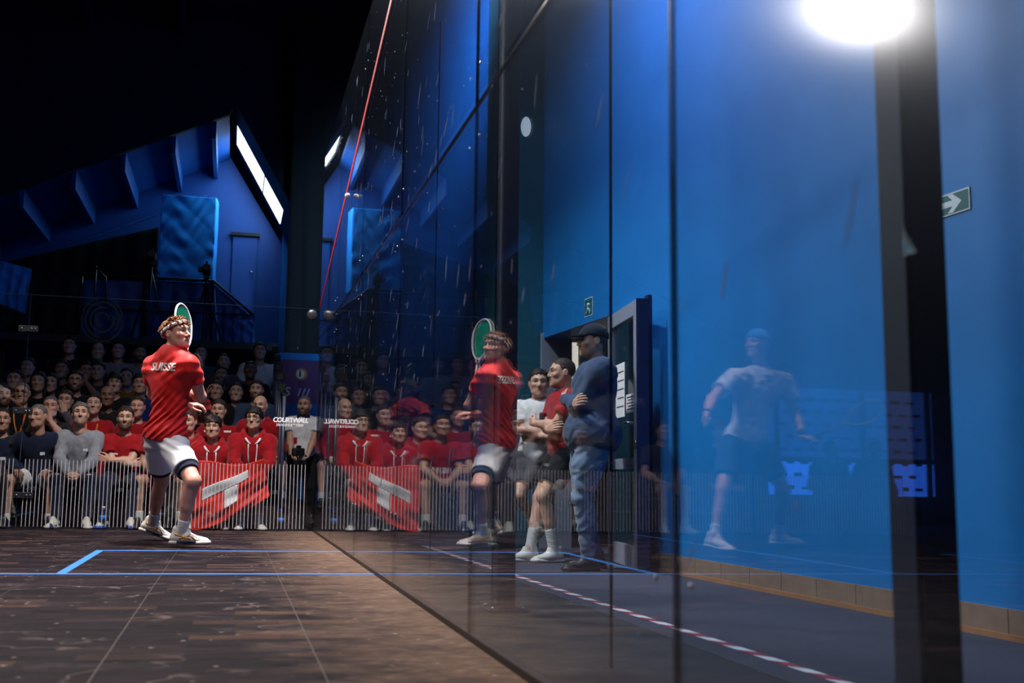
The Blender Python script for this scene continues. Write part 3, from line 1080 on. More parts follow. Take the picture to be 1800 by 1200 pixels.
m_glass2 = glass_mat('back_glass', (0.95, 0.97, 0.97), haze=0)
m_edge = mat('glass_edge', srgb(8, 20, 46), 0.25, 0.1, 10)
m_silicone = mat('silicone', srgb(5, 12, 30), 0.16, 0.1, 10, spec=0.9)


def floor_mat():
    m, nt, b = node_mat('court_parquet')
    N, L = nt.nodes, nt.links
    g = N.new('ShaderNodeNewGeometry')
    sep = N.new('ShaderNodeSeparateXYZ'); L.new(g.outputs['Position'], sep.inputs[0])

    def noise(scale, detail, st=(1, 1, 1), rough=0.55):
        mp = N.new('ShaderNodeMapping'); mp.inputs['Scale'].default_value = st
        L.new(g.outputs['Position'], mp.inputs['Vector'])
        n = N.new('ShaderNodeTexNoise'); n.inputs['Scale'].default_value = scale; n.inputs['Detail'].default_value = detail
        n.inputs['Roughness'].default_value = rough
        L.new(mp.outputs[0], n.inputs['Vector']); return n.outputs['Fac']

    def ramp(src, stops):
        r = N.new('ShaderNodeValToRGB'); L.new(src, r.inputs[0])
        e = r.color_ramp.elements
        e[0].position, e[0].color = stops[0]; e[1].position, e[1].color = stops[-1]
        for p, c in stops[1:-1]:
            q = e.new(p); q.color = c
        return r.outputs[0]

    def mix(f, a, b_):
        x = N.new('ShaderNodeMix'); x.data_type = 'RGBA'
        if isinstance(f, float): x.inputs[0].default_value = f
        else: L.new(f, x.inputs[0])
        for s, i in ((a, 6), (b_, 7)):
            if isinstance(s, tuple): x.inputs[i].default_value = s
            else: L.new(s, x.inputs[i])
        return x.outputs[2]
    # parquet sticks running across the court
    br = N.new('ShaderNodeTexBrick')
    mp = N.new('ShaderNodeMapping'); mp.inputs['Scale'].default_value = (1, 1, 1)
    L.new(g.outputs['Position'], mp.inputs['Vector'])
    L.new(mp.outputs[0], br.inputs['Vector'])
    br.inputs['Scale'].default_value = 1.0
    br.inputs['Brick Width'].default_value = 0.30
    br.inputs['Row Height'].default_value = 0.085
    br.inputs['Mortar Size'].default_value = 0.0008
    br.inputs['Color1'].default_value = (0, 0, 0, 1); br.inputs['Color2'].default_value = (1, 1, 1, 1)
    br.inputs['Mortar'].default_value = (0.3, 0.3, 0.3, 1)
    stick = ramp(br.outputs['Color'], [(0.0, srgb(18, 15, 20)), (0.5, srgb(26, 21, 27)), (0.86, srgb(37, 29, 33)), (1.0, srgb(70, 52, 44))])
    grain = ramp(noise(9, 6, (1, 6, 1)), [(0.3, (0.55, 0.53, 0.55, 1)), (0.7, (1.3, 1.25, 1.25, 1))])
    mu = N.new('ShaderNodeMix'); mu.data_type = 'RGBA'; mu.blend_type = 'MULTIPLY'; mu.inputs[0].default_value = 1
    L.new(stick, mu.inputs[6]); L.new(grain, mu.inputs[7])
    base = mu.outputs[2]
    # worn paler strip along the side wall, with its own ragged edge
    ad = N.new('ShaderNodeMath'); ad.operation = 'MULTIPLY_ADD'; L.new(noise(3.5, 6, (1, 2.2, 1), 0.65), ad.inputs[0]); ad.inputs[1].default_value = 1.3
    L.new(sep.outputs['X'], ad.inputs[2])
    mr = N.new('ShaderNodeMapRange'); L.new(ad.outputs[0], mr.inputs[0])
    mr.inputs['From Min'].default_value = 0.0; mr.inputs['From Max'].default_value = 0.62; mr.inputs['To Max'].default_value = 0.95
    worn = ramp(noise(16, 6, (1, 3, 1)), [(0.3, srgb(66, 52, 48)), (0.55, srgb(98, 80, 68)), (0.75, srgb(134, 112, 92))])
    c1 = mix(mr.outputs[0], base, worn)
    # dusty scuffs: long sweeps and small specks
    sc = ramp(noise(2.6, 8, (0.8, 1.5, 1), 0.72), [(0.56, (0, 0, 0, 1)), (0.76, (0.6, 0.6, 0.6, 1))])
    c2 = mix(sc, c1, srgb(90, 78, 78))
    # thin curved shoe scratches
    sb = N.new('ShaderNodeMath'); sb.operation = 'SUBTRACT'; L.new(noise(1.7, 3, (1, 1.3, 1)), sb.inputs[0]); sb.inputs[1].default_value = 0.5
    ab_ = N.new('ShaderNodeMath'); ab_.operation = 'ABSOLUTE'; L.new(sb.outputs[0], ab_.inputs[0])
    ln = ramp(ab_.outputs[0], [(0.0, (0.3, 0.3, 0.3, 1)), (0.010, (0, 0, 0, 1))])
    pt = ramp(noise(2.3, 3), [(0.48, (0, 0, 0, 1)), (0.6, (1, 1, 1, 1))])
    ml = N.new('ShaderNodeMix'); ml.data_type = 'RGBA'; ml.blend_type = 'MULTIPLY'; ml.inputs[0].default_value = 1
    L.new(ln, ml.inputs[6]); L.new(pt, ml.inputs[7])
    c2 = mix(ml.outputs[2], c2, srgb(150, 132, 128))
    vo = N.new('ShaderNodeTexVoronoi'); vo.inputs['Scale'].default_value = 11
    mp2 = N.new('ShaderNodeMapping'); mp2.inputs['Scale'].default_value = (1, 1.7, 1); mp2.inputs['Rotation'].default_value = (0, 0, 0.4)
    L.new(g.outputs['Position'], mp2.inputs['Vector']); L.new(mp2.outputs[0], vo.inputs['Vector'])
    sp = ramp(vo.outputs['Distance'], [(0.045, (0.8, 0.8, 0.8, 1)), (0.12, (0, 0, 0, 1))])
    spn = ramp(noise(4, 2), [(0.46, (0, 0, 0, 1)), (0.58, (1, 1, 1, 1))])
    mm = N.new('ShaderNodeMix'); mm.data_type = 'RGBA'; mm.blend_type = 'MULTIPLY'; mm.inputs[0].default_value = 1
    L.new(sp, mm.inputs[6]); L.new(spn, mm.inputs[7])
    c3 = mix(mm.outputs[2], c2, srgb(190, 176, 168))
    L.new(c3, b.inputs['Base Color'])
    rr = N.new('ShaderNodeMapRange'); L.new(noise(6, 5, (1, 3, 1)), rr.inputs[0])
    rr.inputs['To Min'].default_value = 0.5; rr.inputs['To Max'].default_value = 0.85
    L.new(rr.outputs[0], b.inputs['Roughness'])
    b.inputs['Specular IOR Level'].default_value = 0.04
    bp = N.new('ShaderNodeBump'); bp.inputs['Strength'].default_value = 0.12; bp.inputs['Distance'].default_value = 0.004
    L.new(noise(40, 4, (1, 3, 1)), bp.inputs['Height']); L.new(bp.outputs[0], b.inputs['Normal'])
    return m


m_floor = floor_mat()
m_seam = mat('floor_seam', srgb(46, 35, 30), 0.6, 0.2, 20)

# --- court floor: parquet boards laid in strips, seams between them
fl = empty('floor', (-3.2, 4.87, -0.11)); tag(fl, kind='structure')
MB().box((-6.5, -0.05, -0.11), (0.0, 9.80, -0.001)).build('subfloor', m_seam, fl)
xs = [0.0, -0.52] + [-0.52 - 0.6 * k for k in range(1, 10)] + [-6.4]
random.seed(4)
for i in range(len(xs) - 1):
    x0, x1 = xs[i + 1], xs[i]
    y = -0.05 - (0.6 if i % 2 else 0.0)
    while y < 9.8:
        y0, y1 = max(y, -0.05), min(y + 1.2, 9.79)
        if y1 - y0 > 0.05:
            MB().box((x0 + 0.002, y0 + 0.0015, -0.001), (x1 - 0.002, y1 - 0.0015, 0.0)).build('board', m_floor, fl)
        y += 1.2
for lo, hi in (((-6.4, 5.49), (0, 5.54)), ((-1.65, 7.14), (0, 7.19)), ((-1.65, 5.54), (-1.60, 7.14)), ((-6.4, 7.14), (-4.75, 7.19)),
               ((-4.80, 5.54), (-4.75, 7.14)), ((-3.225, 5.54), (-3.175, 9.75))):
    MB().box((*lo, 0.0), (*hi, 0.0012)).build('line', m_line, fl)

# --- floors outside the court
m_carpet = mat('grey_carpet', srgb(50, 53, 72), 0.95, 0.35, 120, 0.3, 220)
m_lino = mat('dark_mat', srgb(10, 12, 20), 0.7, 0.3, 30, 0.1, 90)
o = MB().box((0.005, -1.5, -0.16), (1.02, 19.5, -0.112)).build('floor', m_lino); tag(o, kind='structure')
o = MB().box((1.02, -1.5, -0.16), (5.0, 19.5, -0.11)).build('floor', m_carpet); tag(o, kind='structure')
o = MB().box((-12, 9.81, -0.16), (0.0, 19.5, -0.04)).build('floor', m_lino); tag(o, kind='structure')
o = MB().box((-12, -1.5, -0.16), (-6.5, 9.81, -0.11)).build('floor', m_lino); tag(o, kind='structure')

# --- glass side wall on the right: two tiers of six panes, fins behind the joints
PW, PH = 1.625, 1.83
wr = empty('wall_right', (0, 4.875, 0)); tag(wr, kind='structure')
for k in range(6):
    for t in range(2):
        MB().box((0.0, k * PW + 0.004, 0.02 + t * PH + (0.004 if t else 0)), (0.012, (k + 1) * PW - 0.004, (t + 1) * PH - (0.004 if t == 0 else 0))).build('pane', m_glass, wr)
MB().box((0.001, 0, PH - 0.0045), (0.0115, 9.75, PH + 0.0045)).build('joint', m_silicone, wr)
MB().box((0.001, 0, -0.008), (0.03, 9.75, 0.022)).build('base_strip', m_black, wr)
for k in range(1, 6):
    MB().box((0.001, k * PW - 0.004, 0.02), (0.0115, k * PW + 0.004, 2 * PH)).build('joint', m_silicone, wr)
for k in range(1, 6):
    fn = MB().box((0.014, k * PW - 0.006, -0.10), (0.50, k * PW + 0.006, 2 * PH)).build('fin', m_glass2, wr)
    MB().box((0.5, k * PW - 0.006, -0.10), (0.507, k * PW + 0.006, 2 * PH)).build('fin_edge', m_edge, fn)
    for z in (0.35, 1.70, 1.96, 3.3):
        for dy in (-0.075, 0.075):
            MB().lathe([(0.004, -0.002), (0.005, 0.0), (0.005, 0.002), (0.003, 0.003)], (-0.001, k * PW + dy, z), (-1, 0, 0), 10).build('bolt', m_chrome, wr)
# red out line: 4.57 m at the front wall falling to 2.13 m at the back
m_red = mat('red_line', srgb(150, 18, 34), 0.5, 0.08, 20)
zo = lambda y: 4.57 - 2.44 * y / 9.75
yt = (4.57 - 3.66) * 9.75 / 2.44
MB().prism([(-0.003, 9.75, zo(9.75)), (-0.003, yt + 0.2, zo(yt + 0.2)), (-0.003, yt + 0.4, zo(yt + 0.4) + 0.05), (-0.003, 9.75, zo(9.75) + 0.05)], (0.0025, 0, 0)).build('out_line', m_red, wr)
# ball marks and scuffs on the inside of the panes
m_mark = mat('ball_mark', srgb(96, 112, 150), 0.8, 0.3, 30)
random.seed(11)
mk = MB()
for i in range(460):
    yy = random.uniform(1.0, 8.6); zz = random.uniform(0.1, 3.6)
    if random.random() < 0.45: yy = random.gauss(5.0, 1.3); zz = random.uniform(0.25, 3.5)
    if not 0.4 < yy < 9.5: continue
    ln = random.uniform(0.004, 0.016) if random.random() < 0.5 else random.uniform(0.03, 0.11)
    wd = random.uniform(0.001, 0.0032)
    a = random.gauss(0.95, 0.2) if ln > 0.025 else random.uniform(0, 3)
    d = V([0, -math.cos(a), math.sin(a)]); p = V([0, math.sin(a), math.cos(a)])
    pts = [V([-0.0012, yy, zz]) + d * ln * 0.5 * math.cos(q) + p * wd * math.sin(q) for q in np.linspace(0, 2 * math.pi, 9)[:-1]]
    mk.add(pts + [q + V([0.001, 0, 0]) for q in pts], [tuple(range(8)), tuple(range(8, 16))[::-1]] + [(j, 8 + j, 8 + (j + 1) % 8, (j + 1) % 8) for j in range(8)])
tag(mk.build('ball_marks', m_mark, wr), kind='stuff')

# --- glass back wall with the door, vertical stripes, lettering and fittings
wb = empty('wall_back', (-3.2, 9.75, 0)); tag(wb, kind='structure')
BX = [-6.4, -4.55, -3.60, -2.66, -0.006]
for x0, x1 in zip(BX[:-1], BX[1:]):
    MB().box((x0 + 0.004, 9.75, 0.012), (x1 - 0.004, 9.762, 2.13)).build('pane', m_glass2, wb)
m_topedge = mat('polished_edge', srgb(26, 36, 54), 0.2, 0.05, 10, spec=0.6)
MB().box((-6.4, 9.7495, 2.130), (-0.006, 9.7625, 2.134)).build('top_edge', m_topedge, wb)
for x in BX[1:-1]:
    MB().box((x - 0.003, 9.751, 0.012), (x + 0.003, 9.761, 2.13)).build('joint', m_edge, wb)
m_stripe = mat('stripe_print', srgb(186, 186, 194), 0.5, 0.04, 20)
x = -6.3
sm = MB().box((-0.0028, 9.746, 0.022), (0.0028, 9.7492, 0.625)).mesh('stripe', (0, 9.75, 0))
while x < -0.08:
    if all(abs(x - b_) > 0.022 for b_ in BX) :
        s_ = link('stripe', sm, m_stripe, wb); s_.location = (x + 3.2, 0, 0)
    x += 0.0345
m_fit = mat('fitting_plate', srgb(70, 74, 80), 0.35, 0.15, 30, metal=0.7)
for (x, z) in ((-2.665, 1.815), (-2.665, 1.06), (-2.61, 0.30)):
    hp = MB().box((x - 0.085, 9.735, z - 0.028), (x + 0.085, 9.775, z + 0.028), 0.004).build('hinge_plate', m_fit, wb)
    for dx in (-0.055, 0.03, 0.062):
        MB().lathe([(0.010, 0), (0.010, 0.004), (0.006, 0.006)], (x + dx, 9.735, z), (0, -1, 0), 10).build('screw', m_chrome, hp)
bl = MB().lathe([(0.050, 0), (0.054, 0.006), (0.044, 0.016), (0.012, 0.018)], (-0.075, 9.75, 2.075), (0, -1, 0), 20).build('corner_disc', m_fit, wb)
MB().lathe([(0.007, 0.018), (0.006, 0.024)], (-0.075, 9.75, 2.075), (0, -1, 0), 10).build('screw', m_chrome, bl)
text_obj('lettering', 'COURTWALL', 0.062, (-0.245, 9.744, 1.045), (1, 0, 0), (0, 0, 1), m_white, wb, extrude=0.001, shear=0.12, bold=0.0022, spacing=0.82)
text_obj('lettering', 'INNOVATION', 0.034, (-0.252, 9.744, 0.998), (1, 0, 0), (0, 0, 1), m_white, wb, extrude=0.001, shear=0.12, bold=0.0008, spacing=1.25)
# pale swirl emblem high on the pane
m_swirl = mat('frosted_print', srgb(6, 12, 20), 0.9, 0.1, 20, spec=0.02)
cxs, czs = -2.02, 1.93
for r_, w_, a0, a1 in ((0.205, 0.012, 0.2, 6.0), (0.165, 0.018, -0.6, 4.6), (0.115, 0.018, 1.2, 6.6), (0.065, 0.016, 0.0, 4.4)):
    mb = MB()
    A = np.linspace(a0, a1, 40)
    inn = [(cxs + (r_ - w_ / 2) * 0.9 * math.cos(a), 9.7475, czs + (r_ - w_ / 2) * math.sin(a)) for a in A]
    out_ = [(cxs + (r_ + w_ / 2) * 0.9 * math.cos(a), 9.7475, czs + (r_ + w_ / 2) * math.sin(a)) for a in A]
    mb.add(inn + out_, [(i, i + 1, 41 + i, 40 + i) for i in range(39)])
    mb.build('emblem_arc', m_swirl, wb)

# --- opposite glass wall (seen only in reflection)
wl = empty('wall_left', (-6.4, 4.875, 0)); tag(wl, kind='structure')
for k in range(6):
    MB().box((-6.412, k * PW + 0.004, 0.02), (-6.40, (k + 1) * PW - 0.004, 3.66)).build('pane', m_glass2, wl)
for k in range(1, 6):
    MB().box((-6.411, k * PW - 0.004, 0.02), (-6.401, k * PW + 0.004, 3.66)).build('joint', m_silicone, wl)

# --- corridor wall outside the side glass, slightly askew to the court
WX = lambda y: 2.30 + 0.067 * (6.63 - y)
D0, D1, DH = 7.08, 9.28, 1.93


def wallbox(mb, y0, y1, z0, z1, t=0.25, dx=0.0):
    mb.prism([(WX(y0) + dx, y0, z0), (WX(y1) + dx, y1, z0), (WX(y1) + dx + t, y1, z0), (WX(y0) + dx + t, y0, z0)], (0, 0, z1 - z0))
    return mb


wc = empty('wall_corridor', (2.4, 5, -0.11)); tag(wc, kind='structure')
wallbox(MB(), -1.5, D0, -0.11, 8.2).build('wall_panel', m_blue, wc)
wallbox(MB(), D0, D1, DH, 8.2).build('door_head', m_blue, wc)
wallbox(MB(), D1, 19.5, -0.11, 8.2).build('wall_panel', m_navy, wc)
# skirting of tan tiles along the corridor wall
bbm = empty('baseboard_corridor', (2.4, 5, -0.11)); tag(bbm, kind='structure')
m_tile = mat('tan_tile', srgb(134, 112, 100), 0.45, 0.1, 14)
m_tiletrim = mat('tan_trim', srgb(156, 112, 80), 0.5, 0.1, 14)
y = -1.2
while y < D0 - 0.05:
    y1 = min(y + 0.33, D0 - 0.02)
    wallbox(MB(), y + 0.002, y1 - 0.002, -0.085, 0.02, 0.014, -0.014).build('tile', m_tile, bbm)
    y += 0.33
wallbox(MB(), -1.2, D0 - 0.02, -0.11, -0.085, 0.024, -0.024).build('cove', m_tiletrim, bbm)
# teal pillar beyond the door
m_teal = mat('teal_paint', srgb(8, 84, 104), 0.6, 0.08, 4, 0.05, 40)
o = MB().box((1.86, 9.30, -0.11), (2.22, 10.6, 8.2), 0.01).build('pillar', m_teal)
tag(o, 'square teal painted pillar beyond the corridor door', 'pillar')
# corridor end
o = MB().box((0.0, 19.3, -0.11), (5, 19.5, 8.2)).build('wall_far', m_navy); tag(o, kind='structure')
# room behind the door
wrm = empty('wall_side_room', (4, 8, -0.11)); tag(wrm, kind='structure')
m_room = mat('room_paint', srgb(50, 60, 84), 0.7, 0.1, 4)
MB().box((4.4, 6.0, -0.11), (4.5, 11, 3)).build('wall_panel', m_room, wrm)
MB().box((2.6, 10.9, -0.11), (4.5, 11, 3)).build('wall_panel', m_room, wrm)
MB().box((2.7, 5.9, -0.11), (4.5, 6.0, 3)).build('wall_panel', m_room, wrm)
MB().box((2.45, 5.9, 3.0), (4.5, 11, 3.05)).build('room_ceiling', m_room, wrm)

# --- hall end: gable wall, lit roof bay with rafters, steep glazed slope, dark roof in front
ZL = lambda x: 6.55 + 0.474 * (x + 1.06)
gb = empty('wall_gable', (-4, 19.5, -0.04)); tag(gb, kind='structure')
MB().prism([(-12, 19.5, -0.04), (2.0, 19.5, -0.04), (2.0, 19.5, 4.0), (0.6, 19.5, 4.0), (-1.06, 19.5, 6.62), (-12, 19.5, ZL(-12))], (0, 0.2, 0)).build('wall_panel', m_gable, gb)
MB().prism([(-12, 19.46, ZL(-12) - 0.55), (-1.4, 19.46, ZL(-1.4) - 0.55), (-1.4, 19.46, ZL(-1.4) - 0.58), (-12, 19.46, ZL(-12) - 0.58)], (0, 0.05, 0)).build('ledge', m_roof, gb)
cl = empty('ceiling', (-4, 18, 6)); tag(cl, kind='structure')
MB().prism([(-12, 17, ZL(-12)), (-1.06, 17, 6.55), (-1.06, 17, 6.65), (-12, 17, ZL(-12) + 0.1)], (0, 2.5, 0)).build('roof_slope', m_roof, cl)
for x in (-1.30, -1.95, -2.74, -3.50, -4.28, -5.1, -5.9):
    mb = MB(); zz = ZL(x)
    mb.prism([(x - 0.035, 17.02, zz - 0.30), (x + 0.035, 17.02, zz - 0.30), (x + 0.035, 17.02, zz + 0.02), (x - 0.035, 17.02, zz + 0.02)], (0, 2.46, 0))
    mb.build('rafter', m_roof, cl)
# fascia put in to keep the bay's light off the dark roof, and the steep right slope around the skylight
MB().prism([(-12, 16.9, ZL(-12) - 0.02), (-1.06, 16.9, 6.53), (-1.06, 16.9, 8.2), (-12, 16.9, 8.2)], (0, 0.1, 0)).build('added_fascia', m_dark, cl)
sl = lambda x: 6.75 - 1.72 * (x + 0.95)
MB().prism([(-1.06, 16.95, 6.55), (-1.06, 16.95, 8.2), (3, 16.95, 8.2), (3, 16.95, 3.9), (0.55, 16.95, sl(0.55)), (-0.94, 16.95, 6.76)], (0, 0.08, 0)).build('added_fascia', m_dark, cl)
for (y0, y1, xa, xb) in ((16.98, 17.95, -1.06, 0.6), (19.15, 19.5, -1.06, 0.6), (17.95, 19.15, -1.06, -0.94), (17.95, 19.15, -0.06, 0.6)):
    MB().prism([(xa, y0, sl(xa)), (xb, y0, sl(xb)), (xb + 0.1, y0, sl(xb) + 0.06), (xa + 0.1, y0, sl(xa) + 0.06)], (0, y1 - y0, 0)).build('roof_slope', m_dark, cl)
MB().box((0.55, 16.95, 2.5), (0.65, 19.5, sl(0.55) + 0.1)).build('side_panel', m_dark, cl)
# skylight
m_sky = emit('daylight', (0.80, 0.92, 1.0, 1), 3.2)
wn = empty('window_1', (-0.5, 18.5, 6)); tag(wn, kind='structure')
for xa, xb in ((-0.935, -0.42), (-0.405, -0.065)):
    MB().prism([(xa, 17.97, sl(xa) + 0.03), (xb, 17.97, sl(xb) + 0.03), (xb + 0.01, 17.97, sl(xb) + 0.036), (xa + 0.01, 17.97, sl(xa) + 0.036)], (0, 1.16, 0)).build('window_pane', m_sky, wn)
MB().prism([(-0.42, 17.96, sl(-0.42)), (-0.405, 17.96, sl(-0.405)), (-0.39, 17.96, sl(-0.405) + 0.04), (-0.405, 17.96, sl(-0.42) + 0.04)], (0, 1.18, 0)).build('glazing_bar', m_black, wn)
# dark roof over the court with faint purlins
o = empty('ceiling', (-3, 8, 8.2)); tag(o, kind='structure')
MB().box((-12, -2, 8.2), (5, 17, 8.3)).build('roof_deck', m_dark, o)
m_purl = mat('dark_purlin', srgb(14, 24, 46), 0.7, 0.2, 4)
for x in (-1.9, -3.4, -4.9, -6.4):
    MB().box((x - 0.06, -2, 7.85), (x + 0.06, 16.9, 8.2)).build('purlin', m_purl, o)
o = MB().box((-12.1, -2, -0.16), (-12, 19.5, 8.3)).build('wall_hall_left', m_dark); tag(o, kind='structure')
# blue door in the gable wall, up on the gallery
dr = empty('door_2', (-0.7, 19.44, 3.8)); tag(dr, kind='structure')
MB().box((-0.93, 19.45, 3.5), (-0.46, 19.49, 5.05), 0.006).build('door_leaf', m_gable, dr)
MB().box((-0.97, 19.40, 5.05), (-0.42, 19.5, 5.11)).build('lintel', m_black, dr)
MB().tube([(-0.52, 19.43, 4.35), (-0.52, 19.40, 4.35), (-0.60, 19.40, 4.35)], 0.012, 6).build('door_handle', m_chrome, dr)

# ================================================================== things outside the court
# --- corridor door: aluminium leaf with glass, standing ajar, papers taped on the glass
m_alu = mat('door_aluminium', srgb(150, 158, 180), 0.4, 0.06, 20, metal=0.3)
m_aludark = mat('door_edge', srgb(20, 36, 78), 0.45, 0.08, 20)
m_doorglass = glass_mat('door_glass', (0.7, 0.75, 0.8), haze=0.01)
m_paper = mat('paper', srgb(220, 222, 228), 0.8, 0.04, 20)
m_ink = mat('ink', srgb(60, 62, 80), 0.7, 0.1, 20)
da, db = V([2.10, 6.83, 0]), V([2.215, 7.72, 0])          # near edge, hinge
dd = nrm(db - da); dn_ = V([-dd[1], dd[0], 0])
door = empty('door_1', (float(db[0]), float(db[1]), -0.11)); tag(door, kind='structure')


def dbox(a0, a1, z0, z1, t0, t1):
    p = [da + dd * a + dn_ * t for a, t in ((a0, t0), (a1, t0), (a1, t1), (a0, t1))]
    return MB().prism([(q[0], q[1], z0) for q in p], (0, 0, z1 - z0))


W_ = float(np.linalg.norm(db - da))
dbox(0, 0.10, -0.095, 1.86, -0.025, 0.025).build('stile', m_alu, door)
dbox(W_ - 0.10, W_, -0.095, 1.86, -0.025, 0.025).build('stile', m_alu, door)
dbox(0.10, W_ - 0.10, 1.75, 1.86, -0.025, 0.025).build('rail', m_alu, door)
dbox(0.10, W_ - 0.10, -0.095, 0.06, -0.025, 0.025).build('rail', m_alu, door)
dbox(0.10, W_ - 0.10, 0.62, 0.70, -0.022, 0.022).build('rail', m_alu, door)
dbox(0.10, W_ - 0.10, 0.70, 1.75, -0.006, 0.006).build('window_pane', m_doorglass, door)
dbox(0.10, W_ - 0.10, 0.06, 0.62, -0.006, 0.006).build('window_pane', m_doorglass, door)
dbox(-0.012, 0.0, -0.095, 1.86, -0.06, 0.03).build('edge_profile', m_aludark, door)
e0 = da - dd * 0.02 + dn_ * 0.06
MB().tube([e0 + dn_ * -0.02 + dd * 0.06 + V([0, 0, 0.95]), e0 + dn_ * 0.03 + dd * 0.06 + V([0, 0, 0.95]), e0 + dn_ * 0.03 + dd * 0.18 + V([0, 0, 0.95])], 0.011, 8).build('door_handle', m_chrome, door)
MB().lathe([(0.03, 0), (0.03, 0.008)], da + dd * 0.05 + dn_ * 0.026 + V([0, 0, 0.80]), dn_, 14).build('lock_rose', m_chrome, door)
for k, (a0, a1, z0, z1) in enumerate(((0.14, 0.38, 1.04, 1.18), (0.42, 0.70, 1.02, 1.44))):
    p = dbox(a0, a1, z0, z1, 0.0075, 0.0095).build('notice', m_paper, door)
    for j in range(5):
        zz = z1 - (z1 - z0) * (0.16 + 0.16 * j)
        dbox(a0 + 0.03, a1 - 0.03 - 0.03 * (j % 2), zz - 0.006, zz + 0.004, 0.0095, 0.0105).build('text_line', m_ink, p)
# frame round the opening
fr = empty('trim_1', (2.2, 8, -0.11)); tag(fr, kind='structure')
wallbox(MB(), D0 - 0.02, D1, DH - 0.05, DH, 0.30, -0.015).build('frame_head', m_blue, fr)
wallbox(MB(), D0 - 0.06, D0, -0.11, DH, 0.30, -0.03).build('frame_jamb', m_aludark, fr)
wallbox(MB(), D1 - 0.05, D1, -0.11, DH, 0.30, -0.03).build('frame_jamb', m_alu, fr)
wallbox(MB(), 7.74, 7.80, -0.11, DH - 0.08, 0.10, 0.02).build('frame_mullion', m_alu, fr)
# tall lamp glowing in the side room
m_roomlamp = emit('room_lamp_glow', (1.0, 0.86, 0.74, 1), 1.1)
rl = empty('strip_lamp', (3.2, 10.83, 0.9))
MB().box((2.88, 10.80, 0.9), (3.02, 10.86, 2.1), 0.01).build('housing', m_alu, rl)
MB().box((2.90, 10.785, 0.93), (3.00, 10.80, 2.07), 0.004).build('diffuser', m_roomlamp, rl)
tag(rl, 'upright glowing strip lamp on the wall of the side room', 'lamp')
pl = bpy.data.lights.new('strip_lamp_light', 'POINT'); pl.energy = 6; pl.color = (1, 0.85, 0.7); pl.shadow_soft_size = 0.2
po = bpy.data.objects.new('strip_lamp_light', pl); po.location = (0.1, -0.35, 0.6); po.parent = rl; C.objects.link(po)

# --- escape signs
m_green = mat('sign_green', srgb(8, 92, 96), 0.5, 0.04, 10)
m_signwhite = mat('sign_white', srgb(200, 214, 225), 0.5, 0.03, 10)


def wall_pt(y, z, d=0.0):
    return V([WX(y) - d, y, z])


yd = nrm([-0.067 * -1, -1, 0])          # along the wall towards the camera
yd = nrm(V([WX(0) - WX(1), -1, 0]))
wn_ = nrm([-1, -0.067, 0])


def sign(name, yc, zc, w, h, label, kind):
    c = wall_pt(yc, zc)
    rt = empty(name, tuple(c + wn_ * 0.006))
    P = lambda u, v, d: c + yd * u + V([0, 0, v]) + wn_ * d
    rect = lambda u0, u1, v0, v1, d0, d1: MB().prism([P(u0, v0, d0), P(u1, v0, d0), P(u1, v1, d0), P(u0, v1, d0)], wn_ * (d1 - d0))
    rect(-w / 2, w / 2, -h / 2, h / 2, 0.002, 0.006).build('plate', m_signwhite, rt)
    rect(-w / 2 + 0.007, w / 2 - 0.007, -h / 2 + 0.007, h / 2 - 0.007, 0.006, 0.0075).build('field', m_green, rt)
    if kind == 'arrow':
        s = w / 0.30
        poly = [(-0.115, 0.014), (0.05, 0.014), (0.02, 0.042), (0.052, 0.042), (0.105, 0.0), (0.052, -0.042), (0.02, -0.042), (0.05, -0.014), (-0.115, -0.014)]
        MB().prism([P(u * s, v * s, 0.0075) for u, v in poly], wn_ * 0.0015).build('arrow', m_signwhite, rt)
    else:
        man = MB()
        for a, b_, r_ in (((0.0, 0.055), (0.0, 0.055), 0.013), ((0.005, 0.035), (-0.008, -0.005), 0.011), ((-0.008, -0.005), (0.03, -0.03), 0.008), ((0.03, -0.03), (0.028, -0.065), 0.007),
                          ((-0.008, -0.005), (-0.02, -0.04), 0.008), ((-0.02, -0.04), (-0.048, -0.05), 0.007), ((0.004, 0.03), (0.036, 0.015), 0.006), ((0.0, 0.03), (-0.034, 0.022), 0.006)):
            A, B = P(a[0], a[1], 0.0085), P(b_[0], b_[1] + (0.001 if a == b_ else 0), 0.0085)
            man.tube([A, B], r_ * 0.9, 8)
        man.build('running_figure', m_signwhite, rt)
    return tag(rt, label, 'sign')


sign('escape_sign', 4.02, 1.85, 0.31, 0.105, 'green escape sign with a white arrow pointing right', 'arrow')
sign('escape_sign', 8.19, 2.02, 0.17, 0.16, 'small green running-man escape sign above the corridor door', 'man')

# --- small oval lamp high on the teal pillar
oc_ = at(925, 222, 9.28)
wlp = empty('wall_lamp', tuple(oc_)); tag(wlp, 'small white oval lamp high on the teal pillar', 'lamp')
MB().add([(oc_[0] + 0.05 * math.cos(a) * k_, 9.30 - d_, oc_[2] + 0.10 * math.sin(a) * k_) for k_, d_ in ((1, 0), (1, 0.02), (0.7, 0.035), (0.2, 0.04)) for a in np.linspace(0, 2 * math.pi, 21)[:-1]],
         [(r_ * 20 + i, r_ * 20 + (i + 1) % 20, (r_ + 1) * 20 + (i + 1) % 20, (r_ + 1) * 20 + i) for r_ in range(3) for i in range(20)] + [tuple(60 + i for i in range(20))], True).build('shade', emit('oval_glow', (0.7, 0.8, 1, 1), 0.8), wlp)
MB().lathe([(0.03, 0), (0.03, 0.006)], (oc_[0], 9.30, oc_[2]), (0, -1, 0), 12).build('back_plate', m_alu, wlp)

